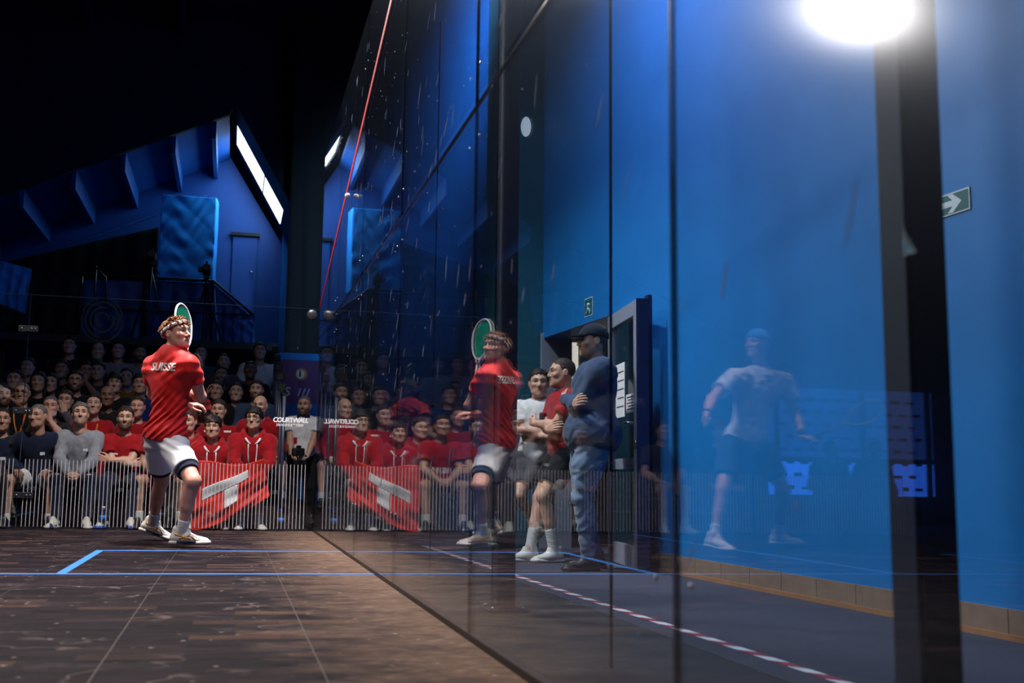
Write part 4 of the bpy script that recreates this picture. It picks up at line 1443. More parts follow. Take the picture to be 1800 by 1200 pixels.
# --- striped floor tape outside the glass
m_tapew = mat('tape_white', srgb(214, 212, 222), 0.5, 0.06, 20)
m_taper = mat('tape_red', srgb(150, 34, 48), 0.5, 0.06, 20)
TX = lambda y: 1.10 + 0.027 * (6.6 - y)
tp = empty('floor_tape', (1.15, 4.5, -0.11)); tag(tp, 'red and white striped floor tape along the corridor beside the glass', 'tape')
y = 1.6
k = 0
while y < 9.4:
    y1 = y + 0.115
    sk = 0.06
    MB().prism([(TX(y) - 0.025, y + sk, -0.1095), (TX(y) + 0.025, y, -0.1095), (TX(y1) + 0.025, y1 - 0.002, -0.1095), (TX(y1) - 0.025, y1 + sk - 0.002, -0.1095)], (0, 0, 0.0015)).build('stripe', m_tapew if k % 2 else m_taper, tp)
    y = y1; k += 1

# --- steel posts that carry the fins
for yc, lab in ((1.685, 'wide dark blue steel post outside the glass, nearest the camera'), (4.845, 'slim dark blue steel post outside the glass, behind the reflected player')):
    pt = empty('steel_post', (0.56, yc, -0.112))
    MB().box((0.512, yc - 0.046, -0.10), (0.602, yc + 0.046, 5.0), 0.006).build('upright', m_post, pt)
    MB().box((0.46, yc - 0.10, -0.112), (0.655, yc + 0.10, -0.10), 0.002).build('foot_plate', m_post, pt)
    for sx in (-1, 1):
        for sy in (-1, 1):
            MB().lathe([(0.012, 0), (0.012, 0.010), (0.006, 0.014)], (0.557 + sx * 0.075, yc + sy * 0.075, -0.10), (0, 0, 1), 8).build('bolt', m_chrome, pt)
    tag(pt, lab, 'post')

# --- court lamps and corridor lamps (the light itself stands with them at the top of the script)
m_lampglow = emit('lamp_glow', (1.0, 0.94, 0.90, 1), 30.0)
m_lampblue = emit('corridor_lamp_glow', (0.4, 0.65, 1.0, 1), 3.0)
names = ['round court lamp over the corner by the side glass and back wall', 'round court lamp mirrored as the bright glare at upper right',
         'round court lamp over the middle of the side glass', 'round court lamp over the far side of the court front', 'round court lamp hung lower beside the corner lamp']
for (x, y, z, p, t), lab in zip(COURT_LAMPS, names):
    rt = empty('court_lamp', (x, y, z)); ax_ = -nrm((t[0] - x, t[1] - y, t[2] - z))
    MB().lathe([(0.20, 0.14), (0.29, 0.10), (0.30, 0.0), (0.27, -0.02), (0.255, -0.02), (0.25, 0.0)], (x, y, z), ax_, 32).build('housing', m_black, rt)
    for k in range(3):
        MB().lathe([(0.10, 0.14 + k * 0.03), (0.19, 0.14 + k * 0.03), (0.19, 0.15 + k * 0.03), (0.10, 0.15 + k * 0.03)], (x, y, z), ax_, 24).build('cooling_fin', m_black, rt)
    MB().lathe([(0.24, 0.0), (0.24, -0.01)], (x, y, z), ax_, 32).build('diffuser', m_lampglow, rt)
    for sx in (-0.15, 0.15):
        MB().tube([(x + sx, y, z + 0.12), (x + sx, y, 7.85)], 0.006, 6).build('hanger', m_black, rt)
    tag(rt, lab, 'lamp')
for (x, y, z, p, t, sp), lab in zip(CORRIDOR_LAMPS, ['long pale blue corridor lamp over the door', 'added long blue lamp out of view, washing the far corridor wall']):
    rt = empty('corridor_lamp', (x, y, z))
    MB().box((x - 0.2, y - 0.62, z), (x + 0.2, y + 0.62, z + 0.08), 0.01).build('housing', m_black, rt)
    MB().box((x - 0.17, y - 0.59, z - 0.01), (x + 0.17, y + 0.59, z), 0.002).build('diffuser', m_lampblue, rt)
    for sy in (-0.5, 0.5):
        MB().tube([(x, y + sy, z + 0.08), (x, y + sy, 8.2)], 0.006, 6).build('hanger', m_black, rt)
    tag(rt, lab, 'lamp')

# --- bleachers: one deck and one bench plank per row
m_deck = mat('bleacher_deck', srgb(42, 44, 50), 0.7, 0.2, 8, 0.1, 40)
m_bench = mat('bench_plank', srgb(60, 62, 70), 0.6, 0.15, 10)
ROWS = [(11.10, -0.04, 0.36), (11.90, 0.16, 0.56), (12.68, 0.42, 0.80), (13.45, 0.68, 1.06), (14.20, 0.98, 1.36)]     # y of seat, deck z, seat z
bl = empty('bleacher', (-3, 12.6, -0.04)); tag(bl, 'dark tiered bleacher stand behind the glass back wall', 'stand')
XR = 0.0
for i, (yy, zd, zs) in enumerate(ROWS):
    y0 = yy - 0.52
    if i > 0:
        MB().box((-5.6, y0, zd - 0.05), (-0.25, y0 + 0.80, zd)).build('deck', m_deck, bl)
        MB().box((-5.6, y0, ROWS[i - 1][1]), (-0.25, y0 + 0.02, zd - 0.05)).build('riser', m_deck, bl)
    rowname = ['front', 'second', 'third', 'fourth', 'top'][i]
    bn = empty('bench', (-3, yy, zd)); tag(bn, 'long dark bench of the %s row of the stand' % rowname, 'bench')
    XL = -5.5
    MB().box((XL, yy - 0.16, zs - 0.045), (-0.28, yy + 0.16, zs), 0.008).build('seat_plank', m_bench, bn)
    for xx in np.arange(XL + 0.2, -0.3, 1.15):
        MB().box((xx - 0.02, yy - 0.12, zd), (xx + 0.02, yy + 0.12, zs - 0.045)).build('leg', m_black, bn)
ROWS.append((12.35, -0.04, 0.24))
bn = empty('bench', (-7.3, 12.35, -0.04)); tag(bn, 'short low bench before the glowing sponsor wall', 'bench')
MB().box((-8.0, 12.2, 0.20), (-6.5, 12.5, 0.24), 0.008).build('seat_plank', m_bench, bn)
for xx in (-7.9, -6.6):
    MB().box((xx - 0.02, 12.22, -0.04), (xx + 0.02, 12.48, 0.20)).build('leg', m_black, bn)
# gallery deck above the top row with its tarpaulin-covered rail
m_tarp = mat('blue_tarpaulin', srgb(30, 140, 232), 0.5, 0.08, 3, 0.08, 14)
m_tarp2 = mat('navy_tarpaulin', srgb(12, 62, 132), 0.5, 0.12, 3, 0.1, 12)
gd = MB().box((-5.6, 15.0, 2.28), (-0.2, 19.44, 2.40)).build('gallery_deck', m_deck); tag(gd, 'dark gallery deck above the top row of the stand', 'platform')
for xx, wh in ((-5.4, 'leftmost'), (-4, 'second from left'), (-2.2, 'third from left'), (-0.4, 'rightmost')):
    o = MB().box((xx - 0.05, 15.05, -0.04), (xx + 0.05, 15.15, 2.28)).build('gallery_post', m_black)
    tag(o, 'black steel post under the gallery deck, ' + wh, 'post', 'posts under the gallery deck')
    o.name = 'gallery_post'


def cloth(name, corners, m, label, cat, seed, amp=0.04, fine=0.0, nx=36, ny=28, folds=7, thick=0.006, n=(0, -1, 0), parent=None):
    """hanging sheet between four corners (top left, top right, bottom right, bottom left) with folds"""
    c = [V(p, float) for p in corners]
    rng = np.random.RandomState(seed)
    nv = nrm(n)
    ph = rng.uniform(0, 6, 6)
    vs = []
    for j in range(ny + 1):
        for i in range(nx + 1):
            u, v = i / nx, j / ny
            p = (c[0] * (1 - u) + c[1] * u) * (1 - v) + (c[3] * (1 - u) + c[2] * u) * v
            w_ = math.sin(u * folds * 6.28 + ph[0] + 1.6 * math.sin(v * 3 + ph[1])) * (0.35 + 0.65 * v) + 0.6 * math.sin(u * 5 + v * 9 + ph[2]) + 0.4 * math.sin(v * 17 - u * 8 + ph[3])
            w_ += fine * (math.sin(v * 31 + 7 * u + 2 * math.sin(u * 9 + ph[4])) * math.sin(u * 6 + v * 5 + ph[5]) + 0.7 * abs(math.sin(v * 11 - u * 6 + ph[1])))
            vs.append(p + nv * amp * w_ * 0.6)
    k = len(vs)
    vs += [p - nv * thick for p in vs]
    W = nx + 1
    fs = []
    for j in range(ny):
        for i in range(nx):
            a = j * W + i
            fs.append((a, a + W, a + W + 1, a + 1)); fs.append((k + a, k + a + 1, k + a + W + 1, k + a + W))
    ed = [j * W for j in range(ny + 1)] + [ny * W + i for i in range(1, W)] + [j * W + nx for j in range(ny - 1, -1, -1)] + [i for i in range(nx - 1, 0, -1)]
    for a, b_ in zip(ed, ed[1:] + ed[:1]):
        fs.append((b_, a, k + a, k + b_))
    mb = MB(); mb.add(vs, fs, True)
    o = mb.build(name, m, parent)
    if label: tag(o, label, cat)
    return o


ra = empty('gallery_rail', (-3, 15.1, 2.40)); tag(ra, 'black gallery handrail with posts', 'railing')
rx = [-5.5, -4.4, -3.0, -2.1, -1.15]
MB().tube([(-5.5, 15.1, 3.32), (-1.15, 15.1, 3.34), (-0.55, 15.1, 2.86)], 0.022, 8).build('top_rail', m_black, ra)
MB().tube([(-5.5, 15.1, 2.86), (-0.55, 15.1, 2.86)], 0.016, 8).build('mid_rail', m_black, ra)
for x in rx:
    MB().tube([(x, 15.1, 2.40), (x, 15.1, 3.33)], 0.02, 8).build('post', m_black, ra)
cloth('tarpaulin', [(-2.12, 15.16, 3.30), (-1.15, 15.16, 3.32), (-1.05, 15.18, 2.42), (-2.12, 15.18, 2.42)], m_tarp2, 'crumpled navy tarpaulin tied along the gallery rail', 'tarpaulin', 3, 0.05, folds=4)
cloth('tarpaulin', [(-1.13, 15.17, 3.30), (-0.56, 15.17, 2.84), (-0.50, 15.17, 2.42), (-1.03, 15.17, 2.42)], m_tarp2, 'navy tarpaulin on the sloping end of the gallery rail', 'tarpaulin', 5, 0.04, folds=4)
cloth('tarpaulin', [(-3.0, 15.18, 3.28), (-2.16, 15.18, 3.30), (-2.16, 15.18, 2.42), (-3.0, 15.18, 2.42)], m_tarp2, 'dim navy tarpaulin on the gallery rail behind the tripod', 'tarpaulin', 6, 0.03, folds=3)
cloth('tarpaulin', [(-4.10, 14.95, 3.44), (-3.66, 14.95, 3.34), (-3.70, 14.95, 2.70), (-4.06, 14.95, 2.82)], m_tarp, 'bright blue tarpaulin hanging at the left edge of the gallery', 'tarpaulin', 8, 0.04, folds=3)
# large tarpaulin box hanging before the gable wall, with a black screen behind it to the left
cloth('tarpaulin', [(-2.20, 18.5, 5.50), (-1.25, 18.5, 5.51), (-1.25, 18.5, 3.90), (-2.22, 18.5, 3.92)], m_tarp, 'large bright blue tarpaulin sheet hanging before the gable wall', 'tarpaulin', 12, 0.012, fine=1.6, folds=1, nx=60, ny=70)
cloth('tarpaulin', [(-1.245, 18.5, 5.51), (-1.20, 18.9, 5.50), (-1.20, 18.9, 3.90), (-1.245, 18.5, 3.90)], m_tarp, 'narrow side flap of the bright blue hanging tarpaulin', 'tarpaulin', 13, 0.01, folds=1, n=(1, 0, 0))
cloth('stage_curtain', [(-6.5, 18.7, 3.6), (-2.24, 18.7, 4.95), (-2.24, 18.7, 2.45), (-6.5, 18.7, 2.45)], m_blackcloth, 'black curtain left of the hanging blue tarpaulin', 'curtain', 14, 0.05, folds=12, nx=60)
cloth('stage_curtain', [(-0.02, 16.4, 8.2), (1.5, 16.4, 8.2), (1.5, 16.4, -0.10), (-0.02, 16.4, -0.10)], m_blackcloth, 'tall black curtain beside the end of the glass side wall', 'curtain', 15, 0.05, folds=6)


def tripod(x, y, z, h, label):
    rt = empty('tripod', (x, y, z)); tag(rt, label, 'tripod')
    top = V([x, y, z + h * 0.72])
    for a in (0.5, 2.6, 4.7):
        foot = V([x + 0.30 * math.cos(a), y + 0.30 * math.sin(a), z])
        MB().tube([top, lerp(top, foot, 0.55), foot], [0.018, 0.015, 0.012], 8).build('leg', m_black, rt)
    MB().tube([top - V([0, 0, 0.25]), top + V([0, 0, 0.12])], 0.016, 8).build('centre_column', m_black, rt)
    MB().box((x - 0.04, y - 0.05, z + h * 0.72 + 0.10), (x + 0.04, y + 0.05, z + h * 0.72 + 0.17), 0.01).build('pan_head', m_black, rt)
    MB().tube([(x, y, z + h * 0.72 + 0.13), (x + 0.10, y + 0.22, z + h * 0.72 + 0.02)], 0.009, 6).build('pan_handle', m_black, rt)
    return rt, z + h * 0.72 + 0.17


def video_camera(x, y, z, label):
    rt = empty('video_camera', (x, y, z)); tag(rt, label, 'camera')
    MB().box((x - 0.055, y - 0.13, z), (x + 0.055, y + 0.13, z + 0.12), 0.012).build('body', m_black, rt)
    MB().lathe([(0.04, 0), (0.042, 0.08), (0.05, 0.10), (0.05, 0.13)], (x, y - 0.12, z + 0.06), (0, -1, 0), 14).build('lens', m_black, rt)
    MB().box((x - 0.12, y - 0.05, z + 0.03), (x - 0.055, y + 0.04, z + 0.10), 0.006).build('screen', m_black, rt)
    MB().tube([(x, y - 0.09, z + 0.12), (x, y - 0.08, z + 0.17), (x, y + 0.08, z + 0.17), (x, y + 0.09, z + 0.12)], 0.012, 8).build('carry_handle', m_black, rt)


_, zt = tripod(-2.02, 14.85, 2.40, 1.35, 'black tripod on the gallery under the blue hanging tarpaulin'); video_camera(-2.02, 14.85, zt, 'black video camera on the gallery tripod under the blue tarpaulin')
_, zt = tripod(-1.25, 14.9, 2.40, 1.15, 'black tripod on the gallery before the crumpled tarpaulin'); video_camera(-1.25, 14.9, zt, 'black video camera on the gallery tripod before the crumpled tarpaulin')
o = MB().box((-5.6, 14.7, 2.30), (-0.2, 15.0, 2.40)).build('gallery_step', m_deck); tag(o, 'narrow dark step along the front of the gallery', 'step')
ms = empty('music_stand', (-2.75, 14.85, 2.40)); tag(ms, 'thin dark stand with a bent arm on the gallery', 'stand')
MB().tube([(-2.78, 14.85, 2.40), (-2.78, 14.85, 3.42)], 0.016, 6).build('pole', m_black, ms)
MB().tube([(-2.78, 14.85, 3.40), (-2.64, 14.85, 3.26), (-2.62, 14.85, 2.90)], 0.014, 6).build('arm', m_black, ms)
MB().box((-2.95, 14.72, 2.40), (-2.6, 14.98, 2.42), 0.005).build('base', m_black, ms)

# --- banner on the blue screen to the right of the stand, with its rack of steps
m_purple = mat('purple_banner', srgb(92, 46, 98), 0.6, 0.25, 2)
bz = empty('banner', (0.05, 14.05, -0.11)); tag(bz, 'purple banner with a round emblem and pale letters SS III', 'banner')
MB().box((-0.24, 14.02, -0.11), (-0.20, 14.10, 2.2)).build('side_pole', m_blue, bz)
MB().box((0.50, 14.02, -0.11), (0.54, 14.10, 2.2)).build('side_pole', m_blue, bz)
MB().box((-0.22, 14.04, 2.10), (0.52, 14.07, 2.20), 0.004).build('header_board', m_blue, bz)
MB().box((-0.20, 14.045, 1.50), (0.50, 14.065, 2.10)).build('print', m_purple, bz)
MB().box((-0.20, 14.05, 0.2), (0.50, 14.06, 1.50)).build('lower_print', m_navy, bz)
m_emb = [mat('emblem_' + str(i), c_, 0.6, 0.15, 10) for i, c_ in enumerate((srgb(150, 96, 84), srgb(206, 196, 186), srgb(190, 140, 84), srgb(24, 24, 40)))]
ec = at(530, 657, 14.0)
for r_, mi, dx, dpt in ((0.088, 0, 0, 0.002), (0.072, 2, 0.004, 0.004), (0.058, 1, -0.012, 0.006)):
    MB().lathe([(r_, 0), (r_, 0.002)], (ec[0] + dx, 14.045 - dpt, ec[2]), (0, -1, 0), 24).build('emblem_disc', m_emb[mi], bz)
MB().lathe([(0.004, -0.04), (0.014, -0.02), (0.012, 0.02), (0.008, 0.03), (0.011, 0.04), (0.004, 0.055)], (ec[0] - 0.018, 14.036, ec[2]), (0, 0, 1), 10).build('emblem_figure', m_emb[3], bz)
m_pale = mat('pale_print', srgb(225, 205, 230), 0.6, 0.06, 10)
tc_ = at(500, 688, 14.0)
text_obj('lettering', 'SS', 0.17, (tc_[0], 14.042, tc_[2]), (1, 0, 0), (0, 0, 1), m_pale, bz, extrude=0.001, shear=0.1, bold=0.002)
tc_ = at(532, 690, 14.0)
text_obj('lettering', 'III', 0.16, (tc_[0], 14.042, tc_[2]), (1, 0, 0), (0, 0, 1), m_pale, bz, extrude=0.001, shear=0.3, spacing=1.25)
hr = empty('stair_handrail', (-0.30, 12.6, -0.04)); tag(hr, 'pale steel handrail stepping up beside the stand', 'railing')
m_rail = mat('pale_steel', srgb(70, 74, 90), 0.4, 0.1, 20, metal=0.4)
MB().tube([(-0.27, 10.6, -0.04), (-0.27, 10.6, 1.34)], 0.018, 8).build('post', m_rail, hr)
for k in range(5):
    yy = 11.35 + k * 0.55
    zz = 0.05 + k * 0.2
    MB().tube([(-0.27, yy, zz), (-0.27, yy, 1.45 + k * 0.17)], 0.016, 8).build('post', m_rail, hr)
    MB().box((-0.31, yy - 0.03, 1.45 + k * 0.17), (-0.22, yy + 0.03, 1.53 + k * 0.17), 0.008).build('bracket', m_black, hr)
MB().tube([(-0.27, 10.6, 1.34), (-0.27, 11.35, 1.45), (-0.27, 13.55, 2.13)], 0.016, 8).build('handrail', m_black, hr)

# --- sponsor wall far to the left behind the court, seen mirrored in the glass
m_ad = emit('sponsor_screen', (0.04, 0.14, 0.75, 1), 0.8)
m_ad2 = emit('sponsor_screen_low', (0.03, 0.16, 1.0, 1), 3.5)
m_adink = mat('sponsor_ink', srgb(20, 34, 110), 0.6, 0.05, 10)
aw = empty('sponsor_wall', (-7.6, 13.2, 0)); tag(aw, 'glowing blue sponsor wall with rows of small logos, mirrored in the glass', 'board')
AX0, AX1, AY = -9.6, -6.9, 13.6
MB().box((AX0, AY, 0.90), (AX1, AY + 0.05, 1.95), 0.004).build('board', m_ad, aw)
MB().box((AX0, AY, 0.38), (AX1, AY + 0.05, 0.90), 0.004).build('board', m_ad2, aw)
MB().box((AX0, AY - 0.10, 0.86), (AX1, AY - 0.06, 0.93)).build('rail', m_black, aw)
for xx in (AX0 + 0.1, -8.4, AX1 - 0.1):
    MB().box((xx - 0.03, AY - 0.06, -0.16), (xx + 0.03, AY, 2.25)).build('post', m_black, aw)
random.seed(9)
for j in range(8):
    for i in range(15):
        xx = AX0 + 0.2 + i * 0.235 + (0.11 if j % 2 else 0); zz = 0.46 + j * 0.185
        wd = random.uniform(0.10, 0.17)
        if xx + wd > AX1 - 0.05: continue
        MB().box((xx, AY - 0.002, zz), (xx + wd, AY, zz + random.uniform(0.03, 0.06))).build('logo', m_adink, aw)
# --- small things: ball in flight, bottles, flag
m_ball = mat('white_ball', srgb(240, 232, 222), 0.6, 0.05, 60, 0.2, 120)
bp_ = at(611, 344, 7.2)
ob = MB().lathe([(0.0205 * math.sin(a), -0.0205 * math.cos(a)) for a in np.linspace(0.02, math.pi - 0.02, 14)], tuple(bp_), (0, 0, 1), 20).build('squash_ball', m_ball)
tag(ob, 'small white squash ball in flight before the red out line', 'ball')


def bottle(x, y, z, m, capm, label, group=None):
    rt = empty('water_bottle', (x, y, z)); tag(rt, label, 'bottle', group)
    MB().lathe([(0.030, 0), (0.034, 0.01), (0.034, 0.07), (0.031, 0.08), (0.034, 0.09), (0.034, 0.14), (0.014, 0.185), (0.013, 0.20)], (x, y, z), (0, 0, 1), 16).build('body', m, rt)
    MB().lathe([(0.016, 0.20), (0.016, 0.222)], (x, y, z), (0, 0, 1), 12).build('cap', capm, rt)
    MB().lathe([(0.0348, 0.085), (0.0348, 0.135)], (x, y, z), (0, 0, 1), 16).build('wrapper', m_line, rt)


m_pet = glass_mat('clear_plastic', (0.8, 0.87, 0.92), haze=0.06)
m_capb = mat('blue_cap', srgb(20, 60, 200), 0.4, 0.05, 10)
b_ = at(493, 926, 10.45); bottle(b_[0], 10.45, -0.04, m_pet, m_capb, 'clear water bottle with a blue cap near the corner of the stand')
b_ = at(180, 924, 10.6); bottle(b_[0], 10.6, -0.04, m_pet, m_white, 'water bottle on the floor beside the blue and white shoes')

# ================================================================== spectators
SK = {'light': skin_mat('skin_light', (0.60, 0.36, 0.27)), 'tan': skin_mat('skin_tan', (0.46, 0.26, 0.18), (0.02, 0.014, 0.01)),
      'dark': skin_mat('skin_dark', (0.20, 0.105, 0.07), (0.012, 0.008, 0.006)), 'pink': skin_mat('skin_pink', (0.62, 0.33, 0.26), (0.10, 0.05, 0.025))}
HR = {'black': mat('hair_black', srgb(26, 20, 18), 0.5, 0.3, 40, 0.5, 130, stretch=(1, 1, 3)), 'brown': mat('hair_brown', srgb(52, 34, 24), 0.5, 0.3, 40, 0.5, 130, stretch=(1, 1, 3)),
      'grey': mat('hair_grey', srgb(92, 88, 86), 0.55, 0.3, 40, 0.5, 130), 'sandy': mat('hair_sandy', srgb(128, 84, 50), 0.5, 0.5, 70, 0.6, 160, stretch=(1, 1, 0.5))}
FB = {}


def fab(name, rgb):
    if name not in FB:
        FB[name] = mat('fabric_' + name, srgb(*rgb), 0.85, 0.12, 18, 0.18, 160, spec=0.2, sheen=0.15)
    return FB[name]


RED = fab('red', (156, 14, 26)); DRED = fab('dark_red', (140, 16, 28)); BLK = fab('black', (16, 16, 20)); NAVY = fab('navy', (18, 26, 52)); GREY = fab('grey', (136, 138, 148))
WHT = fab('white', (214, 214, 218)); DKB = fab('deep_blue', (20, 40, 100)); CHAR = fab('charcoal', (46, 46, 54)); DEN = fab('denim', (112, 132, 164)); MAUVE = fab('mauve', (84, 70, 84))
ORG = mat('lanyard_orange', srgb(232, 130, 40), 0.6, 0.1, 20); SHW = mat('shoe_white', srgb(214, 210, 204), 0.55, 0.08, 30); SHB = mat('shoe_black', srgb(20, 20, 24), 0.5, 0.1, 30)
SHBL = mat('shoe_blue', srgb(30, 80, 190), 0.55, 0.2, 30); SKW = fab('sock_white', (205, 205, 205)); YEL = fab('mustard', (170, 110, 30)); STEEL = fab('steel_blue', (54, 72, 104))
GLS = mat('glasses_black', srgb(10, 10, 12), 0.3, 0.1, 10)


def seated(px, py, row, label, st, group=None, dy=0.0, x=None, **kw):
    """a spectator whose head centre shows at (px, py); the seat is on the row's bench"""
    yy, zd, zs = ROWS[row]
    lean = kw.pop('lean', 0.12)
    hy = yy + dy - 0.52 * math.sin(lean) - 0.06
    tgt = at(px, py, hy) if x is None else V([x, hy, zs + 0.75])
    s = (tgt[2] - (zs + 0.10 + 0.085 + 0.09 * math.cos(lean))) / (0.52 * math.cos(lean))
    s = min(max(s, 0.84), 1.14)
    J = seat_pose(tgt[0], yy + dy, zd, zs, lean=lean, s=s, **kw)
    dz = max(-0.10, min(tgt[2] - J['head'][2], 0.12))
    for k in J:
        if k in ('pelvis', 'neck', 'head', 'shL', 'shR', 'elL', 'elR', 'wrL', 'wrR', 'hipL', 'hipR'):
            J[k] = J[k] + V([0, 0, dz])
    if row >= 2:
        st = dict(dict(hb=0.022, hc=0.019, hh=0.0075, hs=0.012), **st)
    root, body, HM, HC = person(J, st, label, group)
    if st.get('glasses'): glasses(root, HM, HC, GLS)
    if st.get('lanyard'): lanyard(root, J, ORG)
    for (cx, cy, w_, h_) in st.get('badges', ()):
        patch(root, J, (cx, cy), w_, h_, st.get('badgemat', m_white))
    if st.get('top') == 'hoodie' and st.get('strings', True):
        r, up, fw = torso_frame(J)
        for sx in (-1, 1):
            MB().tube(drape(J, [(0.045 * sx, -0.055), (0.046 * sx, -0.10), (0.044 * sx, -0.16), (0.040 * sx, -0.22), (0.036 * sx + 0.006, -0.29)], 0.004), 0.0065, 6).build('drawstring', m_white, root)
            MB().tube(drape(J, [(0.078 * sx, 0.0), (0.066 * sx, -0.02), (0.048 * sx, -0.04), (0.022 * sx, -0.055)], 0.004), [0.012, 0.014, 0.012, 0.006], 6).build('hood_lining', m_white, root)
    return root, J, HM, HC


def sty(skin='light', head='m', hair='short', hcol='black', top='tee', tm=None, bottom='trousers', bm=None, shoe=None, **kw):
    return dict(dict(skin=SK[skin], head=head, hair=hair, hairmat=HR[hcol], top=top, topmat=tm or BLK, bottom=bottom, botmat=bm or BLK, shoemat=shoe or SHB), **kw)


G1 = 'spectators seated in the front row'
# front row, left to right
seated(2, 738, 0, 'seated spectator in a dark jacket cut off by the left edge, front row', sty('tan', 'm', 'crop', 'black', 'long', NAVY, badges=[(0.05, -0.2, 0.05, 0.03)]), G1, face=(0.3, -1, 0))
seated(66, 732, 0, 'grey-haired man in navy zip top and white shorts, front row', sty('tan', 'm', 'crop', 'grey', 'long', NAVY, 'shorts', WHT, SHB, solemat=DKB, sockmat=SKW, socklen=0.12, badges=[(0.07, -0.17, 0.045, 0.03)], shortlen=0.66, hand=(30, 1, .5)), G1, lean=0.30, arms_='lap', wide=0.22, foot=0.2, face=(-0.35, -1, 0.0))
seated(141, 729, 0, 'man in light grey sweatshirt with clasped hands and white shoes', sty('light', 'ms', 'short', 'grey', 'long', GREY, 'trousers', NAVY, SHW, badges=[(0.075, -0.16, 0.045, 0.028)], hand=(55, 0.6, .5), wr=0.007), G1, lean=0.22, arms_='clasp', face=(0.15, -1, 0.15), wide=0.16, foot=0.15)
r_, J_, HM_, HC_ = seated(220, 736, 0, 'bearded man in red T-shirt with folded arms, front row', sty('light', 'mb', 'short', 'brown', 'tee', RED, 'trousers', NAVY, SHW, solemat=SHBL, badges=[(-0.07, -0.17, 0.045, 0.016), (0.075, -0.165, 0.02, 0.02)], build=1.06), G1, lean=0.16, arms_='cross', face=(0.05, -1, 0.03), wide=0.2)
seated(292, 735, 0, 'man in red and white polo with bare knees, hidden behind the player', sty('tan', 'm', 'short', 'black', 'polo', RED, 'shorts', RED, SHB, sockmat=SKW, badges=[(0.0, -0.28, 0.2, 0.07)], hand=(55, 0.6, .5)), G1, lean=0.3, arms_='clasp', wide=0.24, foot=0.2)
seated(331, 742, 0, 'person in dark red hoodie leaning forward beside the player', sty('light', 'm', 'short', 'brown', 'hoodie', DRED, 'trousers', BLK, SHB, strings=False), G1, dy=0.12, lean=0.25, arms_='lap', face=(-0.3, -1, 0))
seated(374, 752, 0, 'boy in red hoodie with dark fringe beside the flag', sty('light', 'm', 'mop', 'black', 'hoodie', RED, 'trousers', BLK, SHW, badges=[(0.085, -0.185, 0.03, 0.022)], hscale=0.97, hand=(45, .8, .5)), G1, lean=0.2, arms_='lap', face=(-0.12, -1, 0.02), wide=0.16)
r_, J_, HM_, HC_ = seated(446, 737, 0, 'young man with glasses in red hoodie, hands clasped over the flag', sty('light', 'm', 'mop', 'black', 'hoodie', RED, 'shorts', BLK, SHW, sockmat=SKW, glasses=True, hand=(55, 0.6, .5)), G1, lean=0.26, arms_='clasp', face=(-0.25, -1, 0.05), wide=0.12, foot=0.09)
G2 = 'spectators seated in the second row'
seated(6, 695, 1, 'spectator in grey shirt at the left edge, second row', sty('tan', 'mb', 'short', 'black', 'tee', CHAR), G2, face=(0.3, -1, 0))
seated(38, 692, 1, 'older man with glasses, dark top and orange lanyard', sty('tan', 'm', 'crop', 'grey', 'long', BLK, glasses=True, lanyard=True, badges=[(0.03, -0.30, 0.06, 0.03)]), G2, face=(0.0, -1, 0.0))
seated(88, 716, 1, 'grey-bearded man in dark polo with an orange lanyard', sty('pink', 'mw', 'crop', 'grey', 'polo', BLK, lanyard=True, badges=[(0.085, -0.20, 0.04, 0.03)]), G2, dy=-0.1, lean=0.2, arms_='chin', face=(0.1, -1, 0.05))
seated(114, 705, 1, 'person in mauve sweater leaning behind the grey-bearded man', sty('light', 'm', 'short', 'brown', 'long', MAUVE), G2, dy=0.25, lean=0.05, arms_='chin')
seated(164, 712, 1, 'dark-haired woman in red T-shirt with an orange lanyard', sty('light', 'f', 'tied', 'black', 'tee', RED, lanyard=True, bm=RED), G2, arms_='cross', face=(0.08, -1, 0.1))
seated(188, 697, 1, 'bald man in black top between the two red shirts', sty('dark', 'm', None, 'black', 'long', BLK, badges=[(0.075, -0.17, 0.05, 0.025)]), G2, dy=0.2, face=(0.1, -1, 0.0))
seated(241, 716, 1, 'woman in red top half hidden by the player', sty('pink', 'f', 'tied', 'brown', 'tee', RED), G2, face=(0.0, -1, 0.0))
seated(384, 722, 1, 'young man in red T-shirt with white shoulders behind the boy in the hoodie', sty('light', 'm', 'short', 'brown', 'tee', RED, badges=[(-0.11, -0.045, 0.08, 0.02), (0.11, -0.045, 0.08, 0.02)]), G2, face=(-0.15, -1, 0.0))
seated(457, 714, 1, 'bald man in red hoodie behind the young man with glasses', sty('light', 'm', None, 'black', 'hoodie', RED, 'shorts', WHT, SHB, sockmat=SKW, strings=False), G2, face=(-0.3, -1, -0.05), wide=0.3, foot=0.26)
G3 = 'spectators seated in the third row'
seated(25, 668, 2, 'dim spectator at the left of the third row', sty('light', 'm', 'short', 'black', 'tee', NAVY), G3)
seated(67, 672, 2, 'woman with long dark hair and low neckline, third row', sty('light', 'f', 'long', 'black', 'tee', BLK), G3)
seated(89, 674, 2, 'dark-haired woman in teal blouse, third row', sty('light', 'f', 'long', 'black', 'tee', fab('teal', (16, 60, 84))), G3, dy=0.12)
seated(132, 670, 2, 'bearded man with dark glasses and dark T-shirt, third row', sty('tan', 'mb', 'short', 'black', 'tee', BLK, glasses=True, build=1.08), G3, dy=-0.15, face=(0.1, -1, 0))
seated(201, 674, 2, 'young man with tousled dark hair, third row', sty('light', 'm', 'mop', 'black', 'long', BLK), G3, face=(0.1, -1, 0))
seated(246, 676, 2, 'spectator in a blue top behind the player, third row', sty('light', 'm', 'curly', 'brown', 'tee', DKB), G3)
